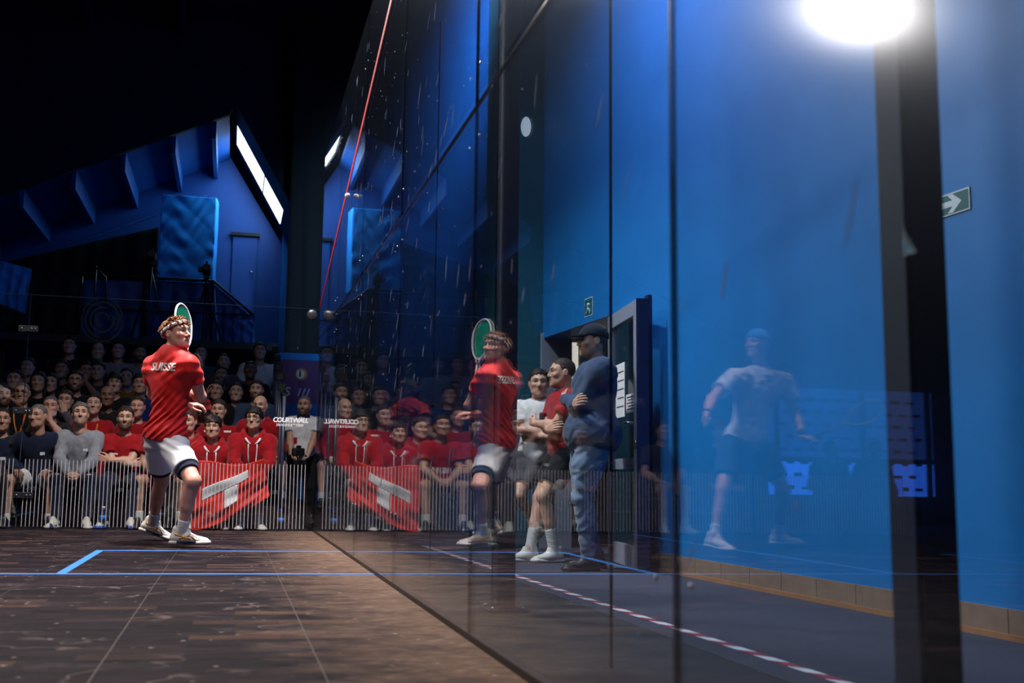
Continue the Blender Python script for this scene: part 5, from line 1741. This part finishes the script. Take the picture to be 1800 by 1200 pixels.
seated(380, 687, 2, 'man with a phone at his ear, third row', sty('tan', 'm', 'short', 'black', 'long', BLK), G3, arms_='phone', face=(-0.1, -1, 0))
seated(451, 686, 2, 'bearded man in blue jacket, third row', sty('light', 'mb', 'short', 'brown', 'long', STEEL), G3, face=(-0.15, -1, 0))
seated(415, 690, 2, 'spectator with a blue shirt between phone and beard, third row', sty('light', 'm', 'crop', 'black', 'tee', DKB), G3, dy=0.2)
G4 = 'spectators seated in the fourth row'
seated(48, 646, 3, 'dim spectator with white collar, left of the fourth row', sty('light', 'm', 'short', 'black', 'polo', NAVY), G4)
seated(108, 650, 3, 'spectator with orange lanyard, fourth row', sty('tan', 'm', 'short', 'black', 'tee', BLK, lanyard=True), G4)
seated(150, 652, 3, 'man in pale striped shirt leaning his head, fourth row', sty('tan', 'm', 'short', 'black', 'tee', CHAR), G4, arms_='chin', face=(0.3, -1, -0.05))
seated(172, 653, 3, 'person in black T-shirt with pale sleeve, fourth row', sty('light', 'm', 'short', 'black', 'tee', BLK), G4, arms_='cross', face=(-0.1, -1, 0))
seated(222, 664, 3, 'spectator in a mustard top, fourth row', sty('light', 'f', 'tied', 'brown', 'tee', YEL), G4)
seated(389, 660, 3, 'moustached man above the phone caller, fourth row', sty('tan', 'mb', 'short', 'black', 'tee', BLK), G4)
seated(440, 651, 3, 'dark man in black shirt, fourth row', sty('dark', 'm', 'crop', 'black', 'tee', BLK), G4)
G5 = 'spectators seated in the top row'
seated(122, 608, 4, 'shadowy spectator at the left of the top row', sty('light', 'm', 'short', 'black', 'long', BLK), G5)
seated(172, 618, 4, 'bald spectator in dark vest, top row', sty('light', 'm', None, 'black', 'tee', CHAR), G5)
seated(208, 616, 4, 'spectator in pale open shirt, top row', sty('light', 'm', 'short', 'black', 'tee', GREY), G5)
seated(246, 622, 4, 'spectator in grey T-shirt beside the player, top row', sty('tan', 'mb', 'short', 'black', 'tee', GREY), G5, face=(0.2, -1, 0))
seated(353, 622, 4, 'spectator in blue right of the player, top row', sty('light', 'm', 'short', 'black', 'tee', STEEL), G5)
seated(393, 637, 4, 'spectator with pale sleeves, top row', sty('light', 'm', 'crop', 'brown', 'tee', MAUVE), G5, dy=-0.1)
seated(457, 618, 4, 'spectator in white T-shirt at the right end of the top row', sty('light', 'm', 'short', 'black', 'tee', WHT), G5)
# beyond the left edge of the photograph, mirrored faintly in the side glass
G6 = 'spectators mirrored in the side glass'
CO = dict(hb=0.022, hc=0.019, hh=0.0075, hs=0.012)
seated(0, 0, 0, 'seated person mirrored between the two corridor figures and the second player', sty('light', 'm', 'short', 'black', 'tee', CHAR, 'shorts', BLK, SHW, sockmat=SKW, **CO), G6, x=-4.1)
seated(0, 0, 0, 'seated person in dark clothes mirrored behind the second player', sty('tan', 'm', 'short', 'black', 'long', BLK, **CO), G6, x=-4.75, arms_='clasp', lean=0.3)
seated(0, 0, 5, 'broad dark silhouette mirrored before the sponsor wall', sty('dark', 'm', 'short', 'black', 'hoodie', BLK, **CO, strings=False, build=1.1), G6, x=-7.02, lean=0.15)
seated(0, 0, 5, 'dark silhouette mirrored before the brightest part of the sponsor wall', sty('dark', 'm', 'short', 'black', 'hoodie', BLK, **CO, strings=False), G6, x=-7.62, lean=0.3)


# --- standing people
def stand_pose(x, y, zf, f, h=1.75, arms_='cross', face=None, legspread=0.12, lean=0.0, step=0.0, kneel=0.0):
    """standing figure facing f"""
    f = nrm(f); r = np.cross(V([0, 0, 1.]), f); k = h / 1.78
    o = V([x, y, zf], float)
    J = {'pelvis': o + V([0, 0, 0.95 * k]) - f * lean * 0.0}
    J['neck'] = o + V([0, 0, 1.48 * k]) - f * lean
    J['head'] = J['neck'] + V([0, 0, 0.155 * k]) + f * 0.03
    J['face'] = nrm(face if face is not None else f)
    for sd, q in (('L', -1), ('R', 1)):
        J['sh' + sd] = J['neck'] + r * q * 0.195 * k - V([0, 0, 0.06])
        J['hip' + sd] = J['pelvis'] + r * q * 0.09
        A = o + r * q * legspread + f * (step * q) + V([0, 0, 0.095])
        J['knee' + sd], J['ank' + sd] = ik(J['hip' + sd], A, 0.445 * k, 0.425 * k, f)
        J['toe' + sd] = nrm(f + r * q * 0.25); J['kf' + sd] = f
    T = lambda a, b_, c_: J['neck'] + r * a + f * b_ + V([0, 0, c_])

    def arm(sd, wr, pole, hd, hn, th):
        J['el' + sd], J['wr' + sd] = ik(J['sh' + sd], wr, 0.295 * k, 0.265 * k, pole)
        J['hd' + sd], J['hn' + sd], J['th' + sd] = V(hd, float), V(hn, float), V(th, float)
    up = V([0, 0, 1.])
    if arms_ == 'cross':
        arm('L', T(0.12, 0.19, -0.32), -r * 0.6 - up + f * 0.15, r + up * 0.2, f, up)
        arm('R', T(-0.13, 0.21, -0.26), r * 0.6 - up + f * 0.15, -r + up * 0.3, f, up)
    elif arms_ == 'hold':
        arm('L', T(-0.10, 0.26, -0.46), -r * 0.6 - up * 0.6 - f * 0.3, r * 0.6 + f, up, up)
        arm('R', T(0.10, 0.26, -0.46), r * 0.6 - up * 0.6 - f * 0.3, -r * 0.6 + f, up, up)
    return J


def dressed(J, st, label, **kw):
    root, body, HM, HC = person(J, st, label)
    if st.get('glasses'): glasses(root, HM, HC, GLS)
    for (cx, cy, w_, h_) in st.get('badges', ()):
        patch(root, J, (cx, cy), w_, h_, st.get('badgemat', m_white))
    return root, J, HM, HC


def cap(root, HM, HC, m, brim=(0, -1), name='cap'):
    F = Field()
    F.u(ell((0, 0.014, 0.050), (0.092, 0.112, 0.098)), 0.01)
    F.cut((0, 0, 0.045), (0, -0.12, -1), 0.004)
    bd = V([0, brim[1]])
    F.u(cone((-0.03, 0.014 + brim[1] * 0.095, 0.048), (-0.028, 0.014 + brim[1] * 0.165, 0.036), 0.042, 0.036, flat=(0, 0, 1), fs=0.14), 0.006)
    F.u(cone((0.03, 0.014 + brim[1] * 0.095, 0.048), (0.028, 0.014 + brim[1] * 0.165, 0.036), 0.042, 0.036, flat=(0, 0, 1), fs=0.14), 0.006)
    v, q = polygonize(F, 0.005)
    return link(name, np_mesh(name, xf(v, HM, HC) - V(root.location), q), m, root)


# photographer standing in the aisle with a camera
pf = at(533, 714, 12.25)
J = stand_pose(pf[0] + 0.02, 12.25, -0.04, (-0.25, -1, 0), h=(pf[2] + 0.04) / 0.92, arms_='hold', face=(-0.3, -1, 0.05))
r_, J, HM, HC = dressed(J, sty('tan', 'mb', 'crop', 'grey', 'polo', WHT, 'trousers', BLK, SHB, build=1.05), 'bearded man in white and red polo standing with a camera')
r0, u0, f0 = torso_frame(J)
patch(r_, J, (-0.10, -0.30), 0.09, 0.40, RED, 'red_panel'); patch(r_, J, (-0.02, -0.47), 0.16, 0.10, RED, 'red_panel')
for sx in (-1, 1):
    MB().box((-0.03, -0.008, -0.02), (0.03, 0.008, 0.03), 0.005, Matrix.Translation(Vector(J['neck'] + r0 * 0.05 * sx + f0 * 0.085 - u0 * 0.0))).build('collar', NAVY, r_)
cm = (J['wrL'] + J['wrR']) / 2 + f0 * 0.08 + u0 * 0.03
pc = empty('photo_camera', tuple(cm)); tag(pc, 'black photo camera held by the man in white and red polo', 'camera')
MB().box(cm - V([0.075, 0.04, 0.045]), cm + V([0.075, 0.04, 0.05]), 0.012).build('body', m_black, pc)
MB().lathe([(0.036, 0), (0.04, 0.05), (0.045, 0.11), (0.045, 0.125)], cm + V([0.01, -0.04, 0]), (0.1, -1, -0.1), 16).build('lens', m_black, pc)
MB().box(cm + V([-0.025, -0.03, 0.05]), cm + V([0.035, 0.03, 0.08]), 0.01).build('viewfinder', m_black, pc)

# man in cap by the door
JM = stand_pose(1.80, 7.02, -0.11, (-1, 0.12, 0), h=1.80, arms_='cross', legspread=0.11, step=0.05, lean=0.03, face=(-1, 0.02, 0.02))
r_, JM, HM, HC = dressed(JM, sty('light', 'ms', 'crop', 'grey', 'long', STEEL, 'trousers', DEN, SHB, build=1.28, wrb=0.008, hem=-0.115, hip=0.062, wr=0.006), 'heavy-set man in dark cap, blue sweatshirt and jeans standing by the door')
cp = cap(r_, HM, HC, fab('cap_navy', (22, 28, 44)))
MB().lathe([(0.010, 0), (0.010, 0.003)], xf(V([[0.055, -0.055, 0.085]]), HM, HC)[0], (xf(V([[0.055, -0.055, 0.0]]), HM, V([0, 0, 0]))[0]), 8).build('cap_badge', m_white, cp)
# two young men leaning by the pillar
b1 = at(955, 674, 8.25)
J1 = stand_pose(b1[0] - 0.03, 8.25, -0.11, (-0.55, -0.8, 0), h=(b1[2] + 0.11) / 0.925, arms_='cross', face=(-0.25, -1, 0.02), lean=0.0)
A = V([b1[0] - 0.02, 8.35, 0.14]); J1['kneeL'], J1['ankL'] = ik(J1['hipL'], A, 0.41, 0.40, V([-0.8, -0.8, 0.5])); J1['toeL'] = nrm([-0.6, -0.5, -0.5])
dressed(J1, sty('light', 'm', 'short', 'black', 'tee', WHT, 'shorts', CHAR, SHW, sockmat=SKW, socklen=0.35, badges=[(0.07, -0.14, 0.06, 0.06)], badgemat=CHAR), 'young man in white T-shirt with folded arms by the teal pillar')
b2 = at(993, 655, 7.75)
J2 = stand_pose(b2[0] + 0.02, 7.75, -0.11, (-1, -0.1, 0), h=(b2[2] + 0.11) / 0.925, arms_='cross', face=(-1, 0.05, 0.0), lean=-0.02)
for sd, dx, dyy in (('L', -0.30, -0.05), ('R', -0.12, -0.12)):
    A = V([b2[0] + dx, 7.75 + dyy, -0.015]); J2['knee' + sd], J2['ank' + sd] = ik(J2['hip' + sd], A, 0.43, 0.42, V([-1, 0, 0.0])); J2['toe' + sd] = nrm([-1, -0.25, 0])
dressed(J2, sty('light', 'm', 'crop', 'brown', 'tee', RED, 'shorts', BLK, SHW, sockmat=SKW, socklen=0.4), 'young man in red T-shirt in profile beside the man in the cap')

# --- flag laid over the knees of the front row
FC = [at(343, 812, 10.42), at(464, 808, 10.42), at(474, 872, 10.46), at(336, 936, 10.46)]


def flag_pt(u, v, d=0.0):
    p = (FC[0] * (1 - u) + FC[1] * u) * (1 - v) + (FC[3] * (1 - u) + FC[2] * u) * v
    w_ = 0.5 * math.sin(v * 13 - u * 5) * v + 0.35 * math.sin(u * 9 + v * 4) + 0.25 * math.sin(v * 29 + u * 11) * v
    p = p + V([0, -1, 0]) * (0.035 * w_ + d) + V([0, 0, 1]) * (-0.10 * math.sin(u * math.pi) * (0.2 + 0.3 * v) + 0.022 * math.sin(u * 2 * math.pi + 0.6) * (1 - v))
    return p


def flag_sheet(u0, u1, v0, v1, d, nx, ny, t=0.002, sk=0.0):
    vs = [flag_pt(u0 + (u1 - u0) * i / nx, v0 + (v1 - v0) * j / ny + sk * (u0 + (u1 - u0) * i / nx - 0.14), d) for j in range(ny + 1) for i in range(nx + 1)]
    k = len(vs); W = nx + 1
    vs += [p + V([0, t, 0]) for p in vs]
    fs = []
    for j in range(ny):
        for i in range(nx):
            a = j * W + i
            fs += [(a, a + 1, a + W + 1, a + W), (k + a, k + a + W, k + a + W + 1, k + a + 1)]
    ed = [j * W for j in range(ny + 1)] + [ny * W + i for i in range(1, W)] + [j * W + nx for j in range(ny - 1, -1, -1)] + [i for i in range(nx - 1, 0, -1)]
    for a, b_ in zip(ed, ed[1:] + ed[:1]): fs.append((a, b_, k + b_, k + a))
    return MB().add(vs, fs, True)


fg = empty('flag', tuple(flag_pt(0.5, 1.0))); tag(fg, 'red flag with a white cross draped over the front row knees', 'flag')
m_flag = mat('flag_red', srgb(226, 36, 24), 0.6, 0.08, 8, 0.1, 60, sheen=0.2)
flag_sheet(0, 1, 0, 1, 0.0, 50, 40).build('field', m_flag, fg)
flag_sheet(0.12, 0.76, 0.40, 0.58, 0.004, 30, 8, sk=-0.42).build('cross_bar', m_white, fg)
flag_sheet(0.42, 0.60, 0.58, 0.90, 0.004, 8, 12, sk=-0.42).build('cross_bar', m_white, fg)

# ================================================================== the two players
# --- the player in red, seen from behind, looking over his shoulder (the image-right limb is side L)
J = dict(pelvis=at(291, 768, 7.77), neck=at(305, 614, 7.68), head=at(311, 588, 7.66), face=nrm([0.79, -0.60, 0.12]), headup=V([-0.10, 0.0, 1.0]),
         shL=at(332, 638, 7.57), shR=at(269, 641, 7.82), hipL=at(304, 780, 7.68), hipR=at(279, 778, 7.86),
         kneeL=at(340, 846, 7.42), ankL=at(319, 933, 7.54), kneeR=at(284, 846, 8.06), ankR=at(269, 917, 8.30))
J['elL'], J['wrL'] = at(353, 697, 7.71), at(337, 690, 7.95)
J['elR'], J['wrR'] = ik(J['shR'], at(327, 712, 8.02), 0.29, 0.27, V([0.3, 0.8, -0.9]))
J['toeL'] = nrm([0.97, -0.22, 0.0]); J['toeR'] = nrm([0.93, -0.20, -0.30]); J['soleupR'] = nrm([0.30, 0, 0.95])
J['kfL'] = nrm([0.9, -0.4, 0]); J['kfR'] = nrm([0.95, -0.2, 0])
J['hdL'] = nrm([-0.35, 0.75, 0.35]); J['hnL'] = nrm([0.6, 0.4, -0.2]); J['thL'] = V([0, 0, 1.])
J['hdR'] = nrm([0.95, 0.1, 0.1]); J['hnR'] = nrm([0, -0.3, 1]); J['thR'] = V([0, -1, 0.3])
HZ = float(J['pelvis'][2])


def fold_red(P, d):
    """diagonal pull folds across the lower back, softer wrinkles above"""
    c, s = math.cos(R(46)), math.sin(R(46))
    x = P[:, 0] - J['pelvis'][0]; z = P[:, 2] - HZ
    t = -x * s + z * c
    q = x * c + z * s
    ph = t * 2 * math.pi / 0.042 + 1.3 * np.sin(q * 9 + 0.5) + 0.7 * np.sin(t * 40 + q * 16)
    env = np.clip((0.38 - z) / 0.24, 0, 1) * np.clip((z + 0.06) / 0.10, 0.25, 1)
    a = np.abs(np.sin(ph * 0.5)) ** 1.4
    env = env * (0.45 + 0.55 * np.sin(q * 13 + t * 23 + 1.0) ** 2)
    o = -(0.0115 * env) * (1 - 2 * a)
    o = o + 0.0025 * np.sin(P[:, 0] * 40 + P[:, 2] * 31) * np.sin(P[:, 1] * 37 - P[:, 2] * 22)
    z2 = np.clip((z - 0.38) / 0.1, 0, 1) * np.clip((0.62 - z) / 0.1, 0, 1)
    o = o + 0.004 * z2 * np.sin((x * 0.5 - z) * 70 + 2 * np.sin(x * 20))
    return o.astype(np.float32)


def fold_short(P, d):
    x = P[:, 0] - J['pelvis'][0]; z = P[:, 2] - HZ
    t = z * 0.94 + x * 0.34
    o = 0.005 * np.sin(t * 2 * math.pi / 0.065 + 2.2 * np.sin(x * 12)) * np.clip((0.12 - np.abs(z + 0.02)) / 0.05, 0.15, 1)
    return o.astype(np.float32)


J['yoke'] = 0.035; J['fold'] = fold_red; J['foldb'] = fold_short
J['_'] = None
PRED = mat('jersey_red', srgb(214, 20, 20), 0.62, 0.06, 14, 0.08, 240, spec=0.35, sheen=0.1)
PWHT = mat('shorts_white', srgb(226, 226, 232), 0.6, 0.04, 14, 0.08, 240, spec=0.35)
st = dict(skin=SK['pink'], head='mo', hair=None, hairmat=HR['sandy'], top='tee', topmat=PRED, bottom='shorts', botmat=PWHT, shoemat=SHW, sockmat=SKW, socklen=0.24, hip=0.042,
          hb=0.007, hc=0.0065, hh=0.0036, hs=0.0045, handL=(62, 0.5, 0.4), handR=(28, 1.2, 0.9), sleeve=0.56, hem=-0.015, hemn=nrm(torso_frame(J)[1] + V([0.0, 0, 0.0])), shortlen=0.66, loose=1.0, build=0.98)
del J['_']
root, body, HM, HC = person(J, st, 'squash player in red SUISSE shirt and white shorts seen from behind')
# hair with tufts, headband
F = Field()
rng = np.random.RandomState(5)
F.u(ell((0, 0.018, 0.044), (0.083, 0.103, 0.090)), 0.02)
for i in range(240):
    p = rng.normal(size=3); p[2] = abs(p[2]) * 0.9 + 0.1; p /= np.linalg.norm(p)
    b0 = V([0, 0.018, 0.044]) + p * V([0.082, 0.102, 0.089])
    sweep = V([rng.normal() * 0.35, -0.9, -0.15 + rng.normal() * 0.25]) if p[1] < 0.3 else V([rng.normal() * 0.3, 0.2, -0.7])
    dn2 = nrm(p * 0.55 + sweep)
    F.u(cone(b0, b0 + dn2 * rng.uniform(0.022, 0.045), 0.0070, 0.0018), 0.004)
open_face(F, 0.066)
v, q = polygonize(F, 0.0036)
link('hair', np_mesh('hair', xf(v, HM, HC) - V(root.location), q), HR['sandy'], root)
mb = MB(); ring = []
n = 44
for k in range(n):
    a = 2 * math.pi * k / n
    sy = math.sin(a); cx_ = math.cos(a)
    fr_ = max(0, -sy)
    rx_, ry_ = 0.0905 - 0.006 * fr_, 0.112 - 0.012 * fr_
    zc = 0.047 - 0.040 * sy
    ring.append([(rx_ * cx_ * g_, 0.016 + ry_ * sy * g_, zc + dz_) for g_, dz_ in ((1.0, -0.013), (1.012, 0.0), (1.0, 0.013), (0.965, 0.013), (0.965, -0.013))])
vs = [xf(V([p]), HM, HC)[0] for rr_ in ring for p in rr_]
mb.add(vs, [(k * 5 + j, ((k + 1) % n) * 5 + j, ((k + 1) % n) * 5 + (j + 1) % 5, k * 5 + (j + 1) % 5) for k in range(n) for j in range(5)], True)
hb_ = mb.build('headband', WHT, root)
MB().lathe([(0.010, 0), (0.010, 0.002)], xf(V([[-0.0885, -0.02, 0.060]]), HM, HC)[0] , xf(V([[-1, -0.25, 0.1]]), HM, V([0, 0, 0]))[0], 10).build('band_logo', RED, hb_)
# SUISSE across the shoulders, laid onto the cloth
r_, u_, f_ = torso_frame(J)
vs, qs = J['_bvh_top']
tree = BVHTree.FromPolygons([tuple(p) for p in vs], [tuple(int(i) for i in q_) for q_ in qs])
me = text_mesh('SUISSE', 0.081, extrude=0.0, shear=0.12, bold=0.0022, spacing=0.98)
bm = bmesh.new(); bm.from_mesh(me)
bmesh.ops.triangulate(bm, faces=bm.faces[:])
for it in range(3):
    lg = [e for e in bm.edges if e.calc_length() > 0.010]
    if lg: bmesh.ops.subdivide_edges(bm, edges=lg, cuts=1)
    bmesh.ops.triangulate(bm, faces=bm.faces[:])
tx = nrm(nrm(-r_) + V([0.55, 0, 0])); tu = nrm(u_ - tx * (u_ @ tx))
tgt = at(286, 645, 7.6)
view = nrm(tgt - CAM)
tn = nrm(np.cross(tx, tu))
ang = R(3); tx, tu = tx * math.cos(ang) + tu * math.sin(ang), tu * math.cos(ang) - tx * math.sin(ang)
hit = tree.ray_cast(Vector(CAM), Vector(view))
c0 = V(hit[0])
bk = nrm(-f_ - view * 1.2)
for v_ in bm.verts:
    w_ = c0 + tx * v_.co.x + tu * v_.co.y + bk * 0.3
    h_ = tree.ray_cast(Vector(w_), Vector(-bk))
    v_.co = Vector((V(h_[0]) if h_[0] is not None else w_ - bk * 0.3) + bk * 0.0035 - V(root.location))
me2 = bpy.data.meshes.new('lettering'); bm.to_mesh(me2); bm.free()
link('lettering', me2, mat('jersey_print', srgb(245, 245, 245), 0.5, 0.02, 10), root)
# black under-shorts showing below the hem
for s in ('L', 'R'):
    H, K = J['hip' + s], J['knee' + s]
    F = Field().u(cone(lerp(H, K, 0.5), lerp(H, K, 0.86), 0.088, 0.076), 0.01)
    d = nrm(K - H)
    F.cut(lerp(H, K, 0.77), d).cut(lerp(H, K, 0.55), -d)
    v, q = polygonize(F, 0.0065)
    link('under_shorts', np_mesh('under_shorts', v - V(root.location), q), NAVY, root)
# shoe details: gold side stripes, dark heel stripe, laces
GOLD = mat('shoe_gold', srgb(208, 146, 74), 0.45, 0.1, 20)
for s in ('L', 'R'):
    sh, M, o_ = J['_shoe' + s]
    uv, uq = shoe_local(0.0045)[0]
    tr = BVHTree.FromPolygons([tuple(p) for p in uv], [tuple(int(i) for i in q_) for q_ in uq])

    def on(x, z, side):
        h_ = tr.ray_cast(Vector((x, side * 0.2, z)), Vector((0, -side, 0)))
        return V(h_[0]) + V([0, side * 0.0015, 0]) if h_[0] is not None else None
    for side in (-1, 1):
        for (xa, za), (xb, zb), w_ in (((-0.04, 0.075), (0.08, 0.042), 0.006), ((-0.005, 0.045), (0.075, 0.065), 0.005), ((0.03, 0.035), (0.065, 0.072), 0.0045), ((0.055, 0.032), (0.035, 0.066), 0.0045), ((0.08, 0.062), (0.115, 0.036), 0.0045)):
            pts = [on(xa + (xb - xa) * t, za + (zb - za) * t, side) for t in np.linspace(0, 1, 9)]
            pts = [p for p in pts if p is not None]
            if len(pts) > 2:
                mb = MB(); mb.tube([xf(V([p]), M, o_)[0] for p in pts], w_ * 0.8, 6); mb.build('stripe', GOLD, sh)
    for k in range(5):
        x_ = 0.045 + 0.017 * k
        mb = MB(); mb.tube([xf(V([[x_, -0.028, 0.074 - 0.0065 * k]]), M, o_)[0], xf(V([[x_ + 0.005, 0, 0.092 - 0.008 * k]]), M, o_)[0], xf(V([[x_, 0.028, 0.074 - 0.0065 * k]]), M, o_)[0]], 0.0035, 6); mb.build('lace', m_white, sh)
    mb = MB(); mb.tube([xf(V([p]), M, o_)[0] for p in ([0.05, -0.005, 0.09], [0.085, -0.05, 0.075], [0.13, -0.06, 0.055], [0.125, -0.052, 0.05], [0.06, -0.01, 0.088])], 0.003, 6); mb.build('lace_loop', m_white, sh)
    mb = MB(); mb.tube([xf(V([p]), M, o_)[0] for p in ([-0.02, -0.040, 0.020], [0.05, -0.042, 0.018], [0.12, -0.048, 0.022])], [0.006, 0.010, 0.004], 6); mb.build('side_stripe', NAVY, sh)


def racket(butt, tip, nrm_dir, frame_m, string_m, label):
    """squash racket: handle with grip, shaft, throat, oval head with strings"""
    butt, tip = V(butt, float), V(tip, float)
    ax = nrm(tip - butt); L = np.linalg.norm(tip - butt)
    n_ = V(nrm_dir, float); n_ = nrm(n_ - ax * (n_ @ ax)); sd = np.cross(ax, n_)
    rt = empty('squash_racket', tuple(butt)); tag(rt, label, 'racket')
    k = L / 0.685
    P = lambda a, b_, c_=0: butt + ax * a * k + sd * b_ * k + n_ * c_ * k
    MB().tube([P(0, 0), P(0.01, 0), P(0.21, 0)], [0.016, 0.0155, 0.0145], 8).build('grip', BLK, rt)
    MB().tube([P(0.20, 0), P(0.33, 0)], [0.010, 0.008], 8).build('shaft', frame_m, rt)
    oc, oa, ob = 0.545, 0.14, 0.093
    pts = [P(oc + oa * math.cos(a) * (1.0 if math.cos(a) > 0 else 1.25), ob * math.sin(a) * (1 - 0.12 * (math.cos(a) < 0) * -math.cos(a))) for a in np.linspace(0, 2 * math.pi, 49)]
    mb = MB(); mb.tube(pts, 0.0085, 8); mb.build('frame', frame_m, rt)
    mb = MB()
    for sx in (-1, 1): mb.tube([P(0.33, sx * 0.004), P(0.39, sx * 0.03)], 0.007, 6)
    mb.build('throat', frame_m, rt)
    st_ = MB()
    for b_ in np.arange(-0.08, 0.081, 0.0085):
        h_ = math.sqrt(max(0, 1 - (b_ / ob) ** 2))
        st_.tube([P(oc - oa * 1.2 * h_, b_), P(oc + oa * h_, b_)], 0.0011, 4, False)
    for a_ in np.arange(oc - 0.155, oc + 0.131, 0.0085):
        q_ = (a_ - oc) / (oa if a_ > oc else oa * 1.25)
        h_ = ob * math.sqrt(max(0, 1 - q_ * q_))
        st_.tube([P(a_, -h_), P(a_, h_)], 0.0011, 4, False)
    st_.build('strings', string_m, rt)
    return rt


m_green_s = mat('green_strings', srgb(0, 140, 110), 0.4, 0.1, 20)
m_frame_w = mat('racket_white', srgb(205, 208, 214), 0.3, 0.1, 20)
racket(at(338, 700, 7.98), at(318.5, 534, 8.02), nrm([0.84, -0.55, 0.1]), m_frame_w, m_green_s, 'white squash racket with green strings behind the player\'s head')

# --- the second player, standing left of the frame and seen only mirrored in the side glass
Q = {k: at(*v_) for k, v_ in dict(pelvis=(1308, 772, 8.02), neck=(1334, 648, 8.00), head=(1329, 606, 7.96), shL=(1288, 662, 7.90), shR=(1378, 668, 8.10), hipL=(1288, 782, 7.98), hipR=(1330, 782, 8.06),
                               kneeL=(1268, 860, 7.78), ankL=(1254, 942, 7.72), kneeR=(1376, 860, 8.02), ankR=(1368, 937, 8.26), elL=(1250, 700, 7.76), wrL=(1240, 727, 7.55), elR=(1398, 728, 8.00), wrR=(1410, 768, 7.82)).items()}
mir = lambda p: V([-p[0], p[1], p[2]])
J = {}
for k, p in Q.items():
    k2 = k[:-1] + ('R' if k.endswith('L') else 'L') if k not in ('pelvis', 'neck', 'head') else k
    J[k2] = mir(p)
J['face'] = mir(nrm([-0.93, -0.36, 0.05]))
for s_ in 'LR': J['ank' + s_][2] = max(J['ank' + s_][2], 0.09)
J['toeR'] = mir(nrm([0.35, -0.9, -0.1])); J['toeL'] = mir(nrm([0.75, -0.6, 0.0]))
J['hdR'] = nrm(J['wrR'] - J['elR']); J['hnR'] = V([0.9, 0, 0.3]); J['hdL'] = mir(nrm([0.8, -0.5, -0.1])); J['hnL'] = V([0, 0.2, 1.0]); J['thL'] = V([0, -1, 0.5])
st = sty('tan', 'm', None, 'brown', 'tee', WHT, 'shorts', NAVY, SHW, sockmat=SKW, socklen=0.25, hand=(60, .6, .5), hb=0.010, hc=0.009, hh=0.0045, hs=0.006, hem=-0.06, wr=0.009, loose=1.08, badges=[(0.0, -0.10, 0.07, 0.025)], badgemat=CHAR)
root, J, HM, HC = dressed(J, st, 'second squash player in white shirt and blue cap, mirrored in the side glass')
cap(root, HM, HC, fab('cap_blue', (40, 120, 190)), brim=(0, 1))
for s_ in 'LR':
    a = lerp(J['wr' + s_], J['el' + s_], 0.02); b_ = lerp(J['wr' + s_], J['el' + s_], 0.22 if s_ == 'L' else 0.10)
    MB().tube([a, b_], [0.034, 0.037], 12).build('wristband', BLK, root)
wb_ = J['wrL'] + J['hdL'] * 0.07
tip = mir(at(1492, 738, 7.6))
racket(wb_ - nrm(tip - wb_) * 0.06, wb_ + nrm(tip - wb_) * 0.625, V([0.3, -0.9, 0.45]), mat('racket_grey', srgb(120, 124, 140), 0.3, 0.1, 20), m_black, 'dark squash racket held low by the second player, mirrored in the glass')
